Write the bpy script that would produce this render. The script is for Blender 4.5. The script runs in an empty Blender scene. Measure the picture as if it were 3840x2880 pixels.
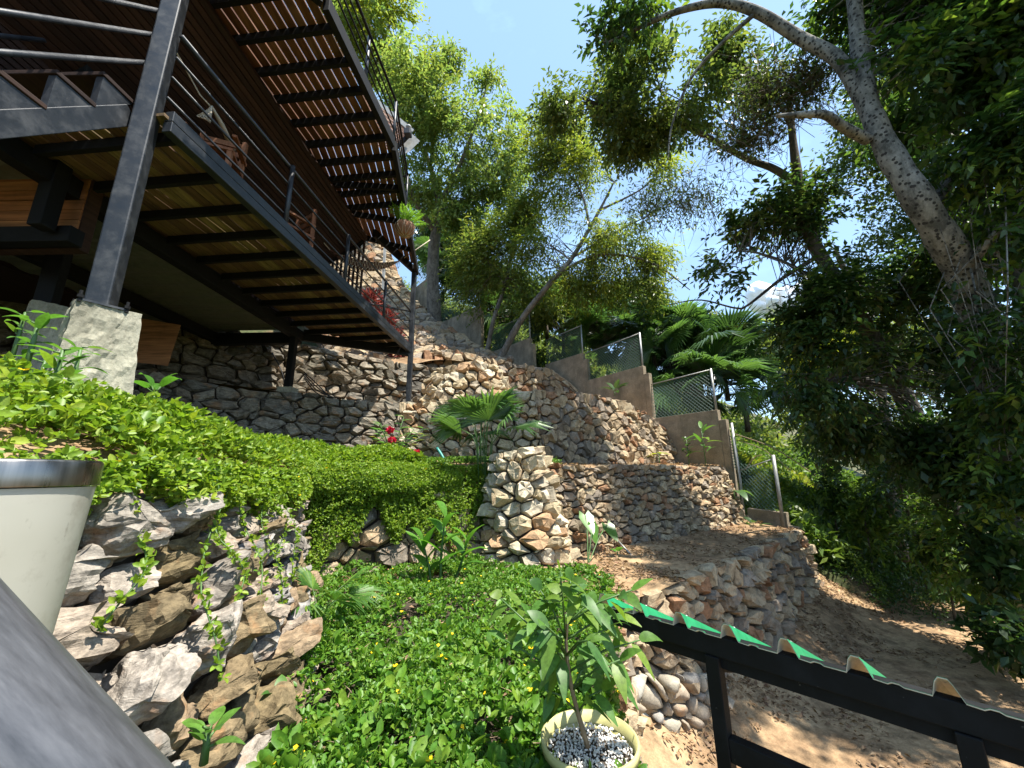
import bpy, bmesh, math, random
import numpy as np
from mathutils import Vector, Matrix, noise

# ------------------------------------------------------------------ camera, sky, sun, exposure
SC = bpy.context.scene
COL = SC.collection
F = 385.0; PIT = math.radians(13.2); ROLL = math.radians(1.0)
cf = np.array([0, math.cos(PIT), math.sin(PIT)]); r0 = np.array([1.0, 0, 0]); u0 = np.array([0, -math.sin(PIT), math.cos(PIT)])
cr = math.cos(ROLL)*r0 - math.sin(ROLL)*u0
cu = math.cos(ROLL)*u0 + math.sin(ROLL)*r0
cam_d = bpy.data.cameras.new('camera'); cam = bpy.data.objects.new('camera', cam_d); COL.objects.link(cam)
cam_d.sensor_fit = 'HORIZONTAL'; cam_d.sensor_width = 36.0; cam_d.lens = F/1024*36.0
cam_d.clip_start = 0.02; cam_d.clip_end = 2000.0
cam.matrix_world = Matrix(((cr[0], cu[0], -cf[0], 0), (cr[1], cu[1], -cf[1], 0), (cr[2], cu[2], -cf[2], 0), (0, 0, 0, 1)))
SC.camera = cam

SUN_EL = math.radians(68); SUN_DIR = np.array([0.86, -0.48])          # compass direction towards the sun (x, y)
SUN_DIR = SUN_DIR/np.linalg.norm(SUN_DIR)
sunv = Vector((SUN_DIR[0]*math.cos(SUN_EL), SUN_DIR[1]*math.cos(SUN_EL), math.sin(SUN_EL)))
sd = bpy.data.lights.new('sun', 'SUN'); sd.energy = 5.0; sd.angle = math.radians(0.55); sd.color = (1.0, 0.95, 0.86)
so = bpy.data.objects.new('sun', sd); COL.objects.link(so)
so.rotation_euler = sunv.to_track_quat('Z', 'Y').to_euler(); so.location = (0, 0, 40)
W = bpy.data.worlds.new('World'); SC.world = W; W.use_nodes = True
wn = W.node_tree.nodes; wl = W.node_tree.links
wn.clear()
wo = wn.new('ShaderNodeOutputWorld'); wb = wn.new('ShaderNodeBackground'); sky = wn.new('ShaderNodeTexSky')
sky.sky_type = 'NISHITA'; sky.sun_disc = False; sky.sun_elevation = SUN_EL
sky.sun_rotation = math.atan2(SUN_DIR[0], SUN_DIR[1])
sky.altitude = 800; sky.air_density = 1.0; sky.dust_density = 1.2; sky.ozone_density = 1.0
wb.inputs[1].default_value = 0.115
# thin broken cloud over the whole sky
tc = wn.new('ShaderNodeTexCoord'); mp = wn.new('ShaderNodeMapping'); mp.inputs['Scale'].default_value = (1.2, 1.2, 2.6)
mp.inputs['Location'].default_value = (0.35, 0.2, 0.1)
nz = wn.new('ShaderNodeTexNoise'); nz.inputs['Scale'].default_value = 2.2; nz.inputs['Detail'].default_value = 7; nz.inputs['Roughness'].default_value = 0.55
rp = wn.new('ShaderNodeValToRGB'); rp.color_ramp.elements[0].position = 0.56; rp.color_ramp.elements[1].position = 0.82
rp.color_ramp.elements[0].color = (0.30, 0.30, 0.30, 1); rp.color_ramp.elements[1].color = (0.85, 0.85, 0.85, 1)
mx = wn.new('ShaderNodeMixRGB'); mx.inputs[2].default_value = (3.3, 5.4, 7.9, 1)
wl.new(tc.outputs['Generated'], mp.inputs[0]); wl.new(mp.outputs[0], nz.inputs[0]); wl.new(nz.outputs[0], rp.inputs[0])
wl.new(rp.outputs[0], mx.inputs[0]); wl.new(sky.outputs[0], mx.inputs[1]); wl.new(mx.outputs[0], wb.inputs[0]); wl.new(wb.outputs[0], wo.inputs[0])
SC.view_settings.view_transform = 'Standard'; SC.view_settings.look = 'None'; SC.view_settings.gamma = 1.0
SC.view_settings.exposure = 1.3
SC.cycles.use_denoising = True
SC.cycles.max_bounces = 6; SC.cycles.diffuse_bounces = 3; SC.cycles.glossy_bounces = 2; SC.cycles.transmission_bounces = 3; SC.cycles.transparent_max_bounces = 4
SC.cycles.caustics_reflective = False; SC.cycles.caustics_refractive = False
SC.cycles.sample_clamp_indirect = 6.0

# ------------------------------------------------------------------ measuring: a sight line of the photo met with a plane of the place
def ray(u, v): return cf + (u-512)/F*cr + (384-v)/F*cu
def pz(u, v, z): d = ray(u, v); return d*z/d[2]
def py(u, v, y): d = ray(u, v); return d*y/d[1]
def pxx(u, v, x): d = ray(u, v); return d*x/d[0]
def pt(u, v, t): return ray(u, v)*t
def CS(c, s, z=0.0): return np.array([0.8*c-0.6*s, 0.6*c+0.8*s, z])   # along / up the hillside -> x, y
def pcc(u, v, c): d = ray(u, v); return d*c/(0.8*d[0]+0.6*d[1])

# ------------------------------------------------------------------ mesh helpers
def link(name, me, mat=None, parent=None):
    o = bpy.data.objects.new(name, me); COL.objects.link(o)
    if mat is not None and len(me.materials) == 0: me.materials.append(mat)
    if parent is not None:
        o.parent = parent
        if parent.type == 'EMPTY': o.matrix_parent_inverse = Matrix.Translation(-parent.location)
    return o
def mk(name, V, Fa, mat, parent=None, smooth=False):
    me = bpy.data.meshes.new(name)
    if isinstance(Fa, np.ndarray):
        V = np.ascontiguousarray(V, dtype=np.float32); n, k = Fa.shape
        me.vertices.add(len(V)); me.vertices.foreach_set('co', V.ravel())
        me.loops.add(n*k); me.loops.foreach_set('vertex_index', Fa.ravel().astype(np.int32))
        me.polygons.add(n); me.polygons.foreach_set('loop_start', np.arange(0, n*k, k, dtype=np.int32))
        me.update(calc_edges=True)
    else:
        me.from_pydata([tuple(map(float, p)) for p in V], [], Fa)
    if smooth: me.polygons.foreach_set('use_smooth', np.ones(len(me.polygons), dtype=bool))
    return link(name, me, mat, parent)
class MB:
    def __init__(s): s.v = []; s.f = []
    def add(s, V, Fs):
        o = len(s.v); s.v += [tuple(map(float, p)) for p in V]; s.f += [tuple(i+o for i in f) for f in Fs]; return s
    def hexa(s, c8):   # bottom 4 then top 4
        return s.add(c8, [(0, 3, 2, 1), (4, 5, 6, 7), (0, 1, 5, 4), (1, 2, 6, 5), (2, 3, 7, 6), (3, 0, 4, 7)])
    def box(s, x0, x1, y0, y1, z0, z1):
        return s.hexa([(x0, y0, z0), (x1, y0, z0), (x1, y1, z0), (x0, y1, z0), (x0, y0, z1), (x1, y0, z1), (x1, y1, z1), (x0, y1, z1)])
    def bar(s, a, b, w, h, up=(0, 0, 1)):   # rectangular bar from a to b; w across, h along up
        a = np.array(a, float); b = np.array(b, float); d = b-a; d /= np.linalg.norm(d)
        up = np.array(up, float); sd_ = np.cross(d, up); sd_ /= np.linalg.norm(sd_); up = np.cross(sd_, d)
        S = sd_*w/2; U = up*h/2
        return s.hexa([a-S-U, a+S-U, b+S-U, b-S-U, a-S+U, a+S+U, b+S+U, b-S+U])
    def tube(s, pts, r, n=8, caps=True):
        pts = [np.array(p, float) for p in pts]; m = len(pts)
        rr = [r]*m if not hasattr(r, '__len__') else list(r)
        o = len(s.v); prev = None
        for i, p in enumerate(pts):
            d = pts[min(i+1, m-1)]-pts[max(i-1, 0)]; d = d/(np.linalg.norm(d)+1e-9)
            if prev is None:
                a = np.array([0, 0, 1.0]) if abs(d[2]) < 0.9 else np.array([1.0, 0, 0])
                x = np.cross(a, d)
            else: x = prev-d*np.dot(prev, d)
            x = x/(np.linalg.norm(x)+1e-9); prev = x; y = np.cross(d, x)
            for k in range(n):
                t = 2*math.pi*k/n; s.v.append(tuple(p+rr[i]*(x*math.cos(t)+y*math.sin(t))))
        for i in range(m-1):
            for k in range(n):
                k2 = (k+1) % n; s.f.append((o+i*n+k, o+i*n+k2, o+(i+1)*n+k2, o+(i+1)*n+k))
        if caps: s.f.append(tuple(o+k for k in range(n-1, -1, -1))); s.f.append(tuple(o+(m-1)*n+k for k in range(n)))
        return s
    def lathe(s, c, prof, n=24):
        o = len(s.v); m = len(prof)
        for r, z in prof:
            for k in range(n): t = 2*math.pi*k/n; s.v.append((c[0]+r*math.cos(t), c[1]+r*math.sin(t), c[2]+z))
        for i in range(m-1):
            for k in range(n): k2 = (k+1) % n; s.f.append((o+i*n+k, o+i*n+k2, o+(i+1)*n+k2, o+(i+1)*n+k))
        return s
    def build(s, name, mat, parent=None, smooth=False, bevel=0):
        o = mk(name, s.v, s.f, mat, parent, smooth)
        if bevel:
            b = bmesh.new(); b.from_mesh(o.data)
            bmesh.ops.bevel(b, geom=b.edges[:], offset=bevel, segments=2, affect='EDGES', profile=0.5)
            b.to_mesh(o.data); b.free()
        return o
def tag(o, label, cat, group=None, kind=None):
    o['label'] = label; o['category'] = cat
    if group: o['group'] = group
    if kind: o['kind'] = kind
    return o
def thing(name, label, cat, loc=(0, 0, 0), group=None):
    o = bpy.data.objects.new(name, None); COL.objects.link(o); o.location = tuple(map(float, loc)); o.empty_display_size = 0.1
    return tag(o, label, cat, group)
def struct(o, label, cat):
    o['kind'] = 'structure'; o['label'] = label; o['category'] = cat; return o
def spline(pts, n):   # Catmull-Rom through pts, n samples
    P = np.array(pts, float); m = len(P); out = []
    for t in np.linspace(0, m-1, n):
        i = min(int(t), m-2); f_ = t-i
        p0, p1, p2, p3 = P[max(i-1, 0)], P[i], P[i+1], P[min(i+2, m-1)]
        out.append(0.5*((2*p1)+(-p0+p2)*f_+(2*p0-5*p1+4*p2-p3)*f_**2+(-p0+3*p1-3*p2+p3)*f_**3))
    return np.array(out)

# ------------------------------------------------------------------ materials
def nmat(name):
    m = bpy.data.materials.new(name); m.use_nodes = True; nt = m.node_tree
    return m, nt.nodes, nt.links, nt.nodes['Principled BSDF']
def n_noise(N, L, vec, scale, detail=5, rough=0.55, mapping=None):
    n = N.new('ShaderNodeTexNoise'); n.inputs['Scale'].default_value = scale; n.inputs['Detail'].default_value = detail; n.inputs['Roughness'].default_value = rough
    if mapping:
        q = N.new('ShaderNodeMapping'); q.inputs['Scale'].default_value = mapping; L.new(vec, q.inputs[0]); vec = q.outputs[0]
    L.new(vec, n.inputs['Vector']); return n.outputs[0]
def n_ramp(N, L, fac, stops, interp='LINEAR'):
    r = N.new('ShaderNodeValToRGB'); r.color_ramp.interpolation = interp; e = r.color_ramp.elements
    while len(e) < len(stops): e.new(0.5)
    for k, (p, c) in enumerate(stops):
        e[k].position = p; e[k].color = (c, c, c, 1) if not hasattr(c, '__len__') else (*c, 1)
    L.new(fac, r.inputs[0]); return r.outputs[0]
def n_mix(N, L, fac, a, b, mode='MIX'):
    m = N.new('ShaderNodeMixRGB'); m.blend_type = mode
    for i, x in ((0, fac), (1, a), (2, b)):
        if hasattr(x, 'is_output') or isinstance(x, bpy.types.NodeSocket): L.new(x, m.inputs[i])
        elif hasattr(x, '__len__'): m.inputs[i].default_value = (*x, 1)
        elif i == 0: m.inputs[i].default_value = x
        else: m.inputs[i].default_value = (x, x, x, 1)
    return m.outputs[0]
def n_bump(N, L, h, bsdf, strength=0.5, dist=0.02):
    b = N.new('ShaderNodeBump'); b.inputs['Strength'].default_value = strength; b.inputs['Distance'].default_value = dist
    L.new(h, b.inputs['Height']); L.new(b.outputs[0], bsdf.inputs['Normal'])
def n_obj(N): return N.new('ShaderNodeTexCoord').outputs['Object']
def n_rand(N, L):   # random value per object and per loose piece
    a = N.new('ShaderNodeObjectInfo').outputs['Random']; g = N.new('ShaderNodeNewGeometry').outputs['Random Per Island']
    s = N.new('ShaderNodeMath'); s.operation = 'ADD'; L.new(a, s.inputs[0]); L.new(g, s.inputs[1])
    q = N.new('ShaderNodeMath'); q.operation = 'FRACT'; L.new(s.outputs[0], q.inputs[0]); return q.outputs[0]

def mat_stone(name, cols, moss=0.0, layered=False, scale=1.0, bump=0.7, dark=0.45, lay=0.75):
    m, N, L, B = nmat(name); co = n_obj(N); r = n_rand(N, L)
    off = N.new('ShaderNodeVectorMath'); off.operation = 'ADD'
    k = N.new('ShaderNodeMath'); k.operation = 'MULTIPLY'; k.inputs[1].default_value = 31.0; L.new(r, k.inputs[0])
    L.new(co, off.inputs[0]); L.new(k.outputs[0], off.inputs[1]); vec = off.outputs[0]
    base = n_ramp(N, L, r, [((i+0.0)/len(cols), c) for i, c in enumerate(cols)], 'CONSTANT')
    n1 = n_noise(N, L, vec, 9*scale, 8, 0.65); n2 = n_noise(N, L, vec, 45*scale, 6, 0.7)
    c = n_mix(N, L, 1.0, base, n_ramp(N, L, n1, [(0.3, dark), (0.55, 1.0), (0.75, 1.25)]), 'MULTIPLY')
    c = n_mix(N, L, 0.6, c, n_ramp(N, L, n2, [(0.3, 0.6), (0.7, 1.35)]), 'MULTIPLY')
    n3 = n_noise(N, L, vec, 5*scale, 3); c = n_mix(N, L, n_ramp(N, L, n3, [(0.58, 0.0), (0.72, 0.45)]), c, (0.34, 0.17, 0.07))
    h = n2
    if layered:
        n4 = n_noise(N, L, vec, 4*scale, 7, 0.65, (2.5, 2.5, 11)); c = n_mix(N, L, lay, c, n_ramp(N, L, n4, [(0.35, 0.45), (0.6, 1.3)]), 'MULTIPLY')
        h = n_mix(N, L, 0.7, n2, n4)
    if moss:
        a = N.new('ShaderNodeMath'); a.operation = 'ADD'; L.new(n1, a.inputs[0]); L.new(r, a.inputs[1])
        mk_ = n_ramp(N, L, a.outputs[0], [(1.02, 0.0), (1.2, moss)])
        mc = n_ramp(N, L, n2, [(0.3, (0.035, 0.026, 0.008)), (0.7, (0.17, 0.125, 0.045))]); c = n_mix(N, L, mk_, c, mc)
    L.new(c, B.inputs['Base Color']); B.inputs['Roughness'].default_value = 0.92; B.inputs['Specular IOR Level'].default_value = 0.2
    n_bump(N, L, h, B, bump, 0.02/scale); return m
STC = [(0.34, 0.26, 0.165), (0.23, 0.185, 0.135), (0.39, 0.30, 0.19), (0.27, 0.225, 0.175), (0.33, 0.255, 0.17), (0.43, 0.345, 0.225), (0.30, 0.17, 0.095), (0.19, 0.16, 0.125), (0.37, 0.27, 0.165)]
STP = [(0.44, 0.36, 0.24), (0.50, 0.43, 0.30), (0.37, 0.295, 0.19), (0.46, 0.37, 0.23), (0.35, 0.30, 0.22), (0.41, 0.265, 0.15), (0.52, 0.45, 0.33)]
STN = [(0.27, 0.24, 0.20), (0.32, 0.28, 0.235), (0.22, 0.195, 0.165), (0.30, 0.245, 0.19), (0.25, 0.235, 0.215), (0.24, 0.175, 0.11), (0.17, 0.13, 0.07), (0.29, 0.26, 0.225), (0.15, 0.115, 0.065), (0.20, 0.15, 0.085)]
M_stone = mat_stone('fieldstone', STC); M_sunlit = mat_stone('sunlit_fieldstone', STP, dark=0.6)  # paler copy has the sunlit look of the terrace walls put into its colours
M_schist = mat_stone('layered_schist', STN, moss=0.95, layered=True, scale=1.6, bump=0.9, lay=0.45)
M_cobble = mat_stone('river_cobble', [(0.30, 0.27, 0.21), (0.35, 0.31, 0.24), (0.27, 0.25, 0.22), (0.33, 0.27, 0.2), (0.38, 0.36, 0.3)], bump=0.35, dark=0.7)
M_shade = mat_stone('shaded_slabby_stone', [(0.19, 0.17, 0.13), (0.23, 0.20, 0.155), (0.16, 0.145, 0.12), (0.21, 0.175, 0.13), (0.26, 0.225, 0.17)], layered=True)  # darker stone colours stand in for the shade under the deck

def mat_simple(name, col, rough=0.6, metal=0.0, var=0.25, scale=12, bump=0.0, bdist=0.01, mapping=None, spec=0.4):
    m, N, L, B = nmat(name); co = n_obj(N); n1 = n_noise(N, L, co, scale, 7, 0.62, mapping)
    c = n_mix(N, L, 1.0, col, n_ramp(N, L, n1, [(0.3, 1-var), (0.7, 1+var)]), 'MULTIPLY')
    L.new(c, B.inputs['Base Color']); B.inputs['Metallic'].default_value = metal; B.inputs['Specular IOR Level'].default_value = spec
    rr = n_ramp(N, L, n1, [(0.2, max(0.05, rough-0.12)), (0.8, min(1, rough+0.12))]); L.new(rr, B.inputs['Roughness'])
    if bump: n_bump(N, L, n1, B, bump, bdist)
    return m
def mat_steel(name, col, dusty=0.35, spec=0.5, radd=0.0):
    m, N, L, B = nmat(name); co = n_obj(N)
    n1 = n_noise(N, L, co, 7, 8, 0.7); n2 = n_noise(N, L, co, 60, 4, 0.6)
    dust = n_ramp(N, L, n1, [(0.48, 0.0), (0.75, dusty)]); c = n_mix(N, L, dust, col, (0.16, 0.165, 0.17))
    chip = n_ramp(N, L, n2, [(0.70, 0.0), (0.78, 0.5)]); c = n_mix(N, L, chip, c, (0.22, 0.21, 0.2))
    L.new(c, B.inputs['Base Color']); B.inputs['Specular IOR Level'].default_value = spec
    L.new(n_ramp(N, L, n1, [(0.3, 0.32+radd), (0.7, 0.6+radd)]), B.inputs['Roughness']); n_bump(N, L, n2, B, 0.15, 0.004); return m
M_steel = mat_steel('painted_black_steel', (0.013, 0.0155, 0.019), 0.25); M_steeld = mat_steel('matt_black_steel', (0.006, 0.0062, 0.0066), 0.06, 0.2, 0.25)
def mat_wood(name, cols, grain=(1, 0.06, 1), scale=26, stain=0.4):
    m, N, L, B = nmat(name); co = n_obj(N); r = n_rand(N, L)
    off = N.new('ShaderNodeVectorMath'); off.operation = 'ADD'; k = N.new('ShaderNodeMath'); k.operation = 'MULTIPLY'; k.inputs[1].default_value = 17.0
    L.new(r, k.inputs[0]); L.new(co, off.inputs[0]); L.new(k.outputs[0], off.inputs[1])
    base = n_ramp(N, L, r, [(i/len(cols), c) for i, c in enumerate(cols)], 'CONSTANT')
    g = n_noise(N, L, off.outputs[0], scale, 7, 0.6, grain); c = n_mix(N, L, 1.0, base, n_ramp(N, L, g, [(0.3, 0.5), (0.7, 1.4)]), 'MULTIPLY')
    s = n_noise(N, L, off.outputs[0], 3.5, 6, 0.7); c = n_mix(N, L, n_ramp(N, L, s, [(0.52, 0.0), (0.7, stain)]), c, (0.02, 0.012, 0.008))
    L.new(c, B.inputs['Base Color']); B.inputs['Roughness'].default_value = 0.7; B.inputs['Specular IOR Level'].default_value = 0.25
    n_bump(N, L, g, B, 0.3, 0.004); return m
M_deckwood = mat_wood('deck_plank_wood', [(0.17, 0.075, 0.04), (0.13, 0.055, 0.032), (0.21, 0.10, 0.055), (0.15, 0.07, 0.04), (0.18, 0.095, 0.06)])
M_deckold = mat_wood('weathered_plank_wood', [(0.15, 0.09, 0.05), (0.19, 0.125, 0.065), (0.12, 0.07, 0.045), (0.16, 0.10, 0.055), (0.22, 0.16, 0.08)])
M_slat = mat_wood('dark_stained_slat', [(0.038, 0.018, 0.012), (0.028, 0.014, 0.010), (0.047, 0.023, 0.015)])
M_orange = mat_wood('varnished_board', [(0.30, 0.12, 0.045), (0.34, 0.15, 0.06), (0.26, 0.10, 0.04)], grain=(0.06, 1, 1), stain=0.25)
M_chair = mat_wood('reddish_chair_wood', [(0.24, 0.095, 0.045), (0.28, 0.12, 0.06)], grain=(1, 1, 0.08))
M_earth = mat_simple('dark_earth', (0.045, 0.033, 0.022), 0.95, var=0.4, bump=0.5)
def mat_dirt():
    m, N, L, B = nmat('sandy_clay_soil'); co = n_obj(N)
    n1 = n_noise(N, L, co, 1.3, 6, 0.6); n2 = n_noise(N, L, co, 14, 8, 0.7); n3 = n_noise(N, L, co, 60, 5, 0.7)
    c = n_ramp(N, L, n1, [(0.3, (0.22, 0.135, 0.075)), (0.55, (0.37, 0.25, 0.14)), (0.75, (0.45, 0.32, 0.185))])
    n4 = n_noise(N, L, co, 4.0, 7, 0.7); c = n_mix(N, L, 0.9, c, n_ramp(N, L, n4, [(0.35, 0.45), (0.55, 1.05), (0.7, 1.2)]), 'MULTIPLY'); c = n_mix(N, L, 0.5, c, n_ramp(N, L, n2, [(0.3, 0.5), (0.65, 1.2)]), 'MULTIPLY'); c = n_mix(N, L, 0.35, c, n_ramp(N, L, n3, [(0.3, 0.55), (0.7, 1.3)]), 'MULTIPLY')
    L.new(c, B.inputs['Base Color']); B.inputs['Roughness'].default_value = 0.95; B.inputs['Specular IOR Level'].default_value = 0.15
    n_bump(N, L, n_mix(N, L, 0.35, n4, n2), B, 0.9, 0.06); return m
M_dirt = mat_dirt()
def mat_hill():
    m, N, L, B = nmat('hillside_soil'); co = n_obj(N)
    n1 = n_noise(N, L, co, 0.9, 6, 0.65); n2 = n_noise(N, L, co, 9, 8, 0.7)
    c = n_ramp(N, L, n1, [(0.35, (0.03, 0.045, 0.012)), (0.5, (0.06, 0.07, 0.02)), (0.65, (0.16, 0.10, 0.05))])
    c = n_mix(N, L, 0.8, c, n_ramp(N, L, n2, [(0.3, 0.45), (0.7, 1.3)]), 'MULTIPLY')
    L.new(c, B.inputs['Base Color']); B.inputs['Roughness'].default_value = 0.95; n_bump(N, L, n2, B, 0.9, 0.06); return m
M_hill = mat_hill()
def mat_concrete(name, col, moss=0.3, rough_scale=1.0):
    m, N, L, B = nmat(name); co = n_obj(N)
    n1 = n_noise(N, L, co, 3.0, 7, 0.65); n2 = n_noise(N, L, co, 40*rough_scale, 6, 0.75); n3 = n_noise(N, L, co, 2.2, 5, 0.6, (1, 1, 0.35))
    c = n_mix(N, L, 1.0, col, n_ramp(N, L, n1, [(0.3, 0.6), (0.7, 1.25)]), 'MULTIPLY'); c = n_mix(N, L, 0.7, c, n_ramp(N, L, n2, [(0.3, 0.55), (0.6, 1.15)]), 'MULTIPLY')
    c = n_mix(N, L, n_ramp(N, L, n3, [(0.5, 0.0), (0.68, moss)]), c, (0.07, 0.065, 0.04))
    L.new(c, B.inputs['Base Color']); B.inputs['Roughness'].default_value = 0.93; n_bump(N, L, n2, B, 0.6, 0.012); return m
M_conc = mat_concrete('board_marked_concrete', (0.27, 0.215, 0.145), 0.5); M_ped = mat_concrete('rough_cast_concrete', (0.36, 0.34, 0.255), 0.8)
def mat_leaf(name, cols, trans=0.4, rough=0.42, spec=0.4, tcol=None):
    m, N, L, B = nmat(name); r = n_rand(N, L)
    c = n_ramp(N, L, r, [(i/max(1, len(cols)-1), k) for i, k in enumerate(cols)]); c = n_mix(N, L, 0.7, c, n_ramp(N, L, n_noise(N, L, n_obj(N), 55, 4, 0.7), [(0.32, 0.55), (0.62, 1.2)]), 'MULTIPLY')
    L.new(c, B.inputs['Base Color']); B.inputs['Roughness'].default_value = rough; B.inputs['Specular IOR Level'].default_value = spec
    t = N.new('ShaderNodeBsdfTranslucent'); tc_ = n_mix(N, L, 1.0, c, tcol or (1.45, 1.5, 0.85), 'MULTIPLY'); L.new(tc_, t.inputs[0])
    x = N.new('ShaderNodeMixShader'); x.inputs[0].default_value = trans; L.new(B.outputs[0], x.inputs[1]); L.new(t.outputs[0], x.inputs[2])
    L.new(x.outputs[0], N['Material Output'].inputs[0]); return m
L_bright = mat_leaf('bright_tree_leaf', [(0.14, 0.22, 0.06), (0.22, 0.29, 0.08), (0.10, 0.18, 0.055), (0.28, 0.32, 0.085), (0.17, 0.24, 0.065)], 0.5)
L_yellow = mat_leaf('yellow_green_leaf', [(0.22, 0.27, 0.03), (0.30, 0.31, 0.04), (0.15, 0.22, 0.03)], 0.5)
L_fine = mat_leaf('fine_mid_leaf', [(0.11, 0.165, 0.04), (0.18, 0.215, 0.05), (0.085, 0.14, 0.035), (0.22, 0.23, 0.05)], 0.5)
L_dark = mat_leaf('dark_glossy_leaf', [(0.035, 0.075, 0.025), (0.055, 0.11, 0.028), (0.025, 0.055, 0.02), (0.085, 0.145, 0.03)], 0.45, 0.36, 0.5)
L_olive = mat_leaf('olive_canopy_leaf', [(0.07, 0.105, 0.03), (0.10, 0.145, 0.036), (0.05, 0.08, 0.026), (0.17, 0.20, 0.045)], 0.48, 0.36, 0.5)
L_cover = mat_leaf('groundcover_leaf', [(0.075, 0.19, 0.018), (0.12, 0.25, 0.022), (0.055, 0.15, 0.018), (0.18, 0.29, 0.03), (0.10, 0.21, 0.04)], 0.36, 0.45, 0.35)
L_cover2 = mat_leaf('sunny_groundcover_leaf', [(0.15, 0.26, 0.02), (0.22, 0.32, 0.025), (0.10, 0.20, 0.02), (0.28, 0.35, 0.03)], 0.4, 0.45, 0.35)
L_plant = mat_leaf('garden_plant_leaf', [(0.075, 0.21, 0.025), (0.11, 0.26, 0.03), (0.06, 0.17, 0.025)], 0.42, 0.35, 0.5)
L_palm = mat_leaf('palm_leaf', [(0.065, 0.14, 0.045), (0.11, 0.20, 0.05), (0.05, 0.11, 0.038)], 0.42, 0.35, 0.5)
L_palmd = mat_leaf('dark_palm_leaf', [(0.03, 0.07, 0.022), (0.05, 0.10, 0.028), (0.022, 0.05, 0.018)], 0.32, 0.33, 0.6)
L_under = mat_leaf('undergrowth_leaf', [(0.075, 0.15, 0.025), (0.13, 0.21, 0.03), (0.05, 0.11, 0.02), (0.18, 0.25, 0.035), (0.10, 0.17, 0.03)], 0.42, 0.42, 0.4)
L_dead = mat_leaf('dry_leaf', [(0.20, 0.12, 0.065), (0.28, 0.18, 0.10), (0.12, 0.07, 0.042), (0.36, 0.26, 0.16), (0.20, 0.105, 0.065)], 0.15, 0.7, 0.2)
L_vine = mat_leaf('dry_vine_tangle', [(0.13, 0.095, 0.055), (0.10, 0.075, 0.045), (0.17, 0.13, 0.075)], 0.1, 0.8, 0.2)
L_fern = mat_leaf('fern_frond_leaf', [(0.12, 0.24, 0.03), (0.16, 0.30, 0.04)], 0.4, 0.5, 0.3)
L_shrub = mat_leaf('pale_shrub_leaf', [(0.075, 0.18, 0.03), (0.11, 0.23, 0.035), (0.055, 0.14, 0.03), (0.17, 0.26, 0.03)], 0.42, 0.45, 0.4)
L_flower = mat_leaf('yellow_petal', [(0.75, 0.50, 0.01), (0.85, 0.58, 0.015)], 0.2, 0.6, 0.2, (1, 1, 1))
L_red = mat_leaf('red_petal', [(0.55, 0.015, 0.05), (0.65, 0.03, 0.08)], 0.2, 0.5, 0.3, (1, 1, 1))
L_maroon = mat_leaf('maroon_leaf', [(0.16, 0.03, 0.03), (0.22, 0.06, 0.04), (0.12, 0.025, 0.025)], 0.25, 0.5, 0.3, (1.4, 1, 1))
def mat_bark(name, a, b, spots=0.0):
    m, N, L, B = nmat(name); co = n_obj(N)
    n1 = n_noise(N, L, co, 5, 8, 0.7, (1, 1, 0.5)); n2 = n_noise(N, L, co, 30, 5, 0.7, (1, 1, 0.5))
    c = n_ramp(N, L, n1, [(0.40, a), (0.58, b)]); c = n_mix(N, L, 0.6, c, n_ramp(N, L, n2, [(0.3, 0.5), (0.7, 1.3)]), 'MULTIPLY')
    if spots:
        v = N.new('ShaderNodeTexVoronoi'); v.inputs['Scale'].default_value = 17; L.new(co, v.inputs['Vector'])
        c = n_mix(N, L, n_ramp(N, L, v.outputs['Distance'], [(0.30, spots), (0.38, 0.0)]), c, (0.02, 0.018, 0.014))
    L.new(c, B.inputs['Base Color']); B.inputs['Roughness'].default_value = 0.9; n_bump(N, L, n2, B, 0.7, 0.015); return m
M_bark = mat_bark('pale_spotted_bark', (0.07, 0.068, 0.058), (0.24, 0.23, 0.20), 0.95); M_barkd = mat_bark('dark_bark', (0.05, 0.04, 0.03), (0.13, 0.105, 0.075))
M_barkm = mat_bark('grey_brown_bark', (0.07, 0.06, 0.047), (0.17, 0.15, 0.12))
M_stem = mat_simple('green_stem', (0.06, 0.12, 0.03), 0.5); M_twig = mat_simple('dry_twig', (0.22, 0.16, 0.10), 0.9)
M_galv = mat_simple('galvanised_pipe', (0.30, 0.30, 0.28), 0.5, 0.6, 0.2); M_net = mat_simple('green_coated_wire', (0.10, 0.17, 0.14), 0.5)
M_wire = mat_simple('grey_wire', (0.22, 0.24, 0.22), 0.5, 0.3)
M_inox = mat_simple('brushed_stainless', (0.27, 0.25, 0.225), 0.3, 1.0, 0.45, 30, mapping=(1, 1, 0.05))
M_rail = mat_simple('worn_grey_pipe', (0.085, 0.087, 0.094), 0.4, 0.3, 0.32, 200, 0.2, 0.0008, (0.16, 1, 1))
def mat_grime():
    m, N, L, B = nmat('stained_white_plastic'); co = n_obj(N); n1 = n_noise(N, L, co, 6, 8, 0.7); n2 = n_noise(N, L, co, 26, 6, 0.7, (1, 1, 0.5)); n3 = n_noise(N, L, co, 2.2, 4)
    c = n_ramp(N, L, n3, [(0.35, (0.40, 0.385, 0.31)), (0.65, (0.50, 0.49, 0.42))]); c = n_mix(N, L, n_ramp(N, L, n1, [(0.52, 0.0), (0.68, 0.55)]), c, (0.20, 0.16, 0.115)); c = n_mix(N, L, n_ramp(N, L, n2, [(0.62, 0.0), (0.72, 0.5)]), c, (0.14, 0.12, 0.09))
    L.new(c, B.inputs['Base Color']); B.inputs['Roughness'].default_value = 0.55; n_bump(N, L, n2, B, 0.1, 0.003); return m
M_grime = mat_grime()
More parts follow.
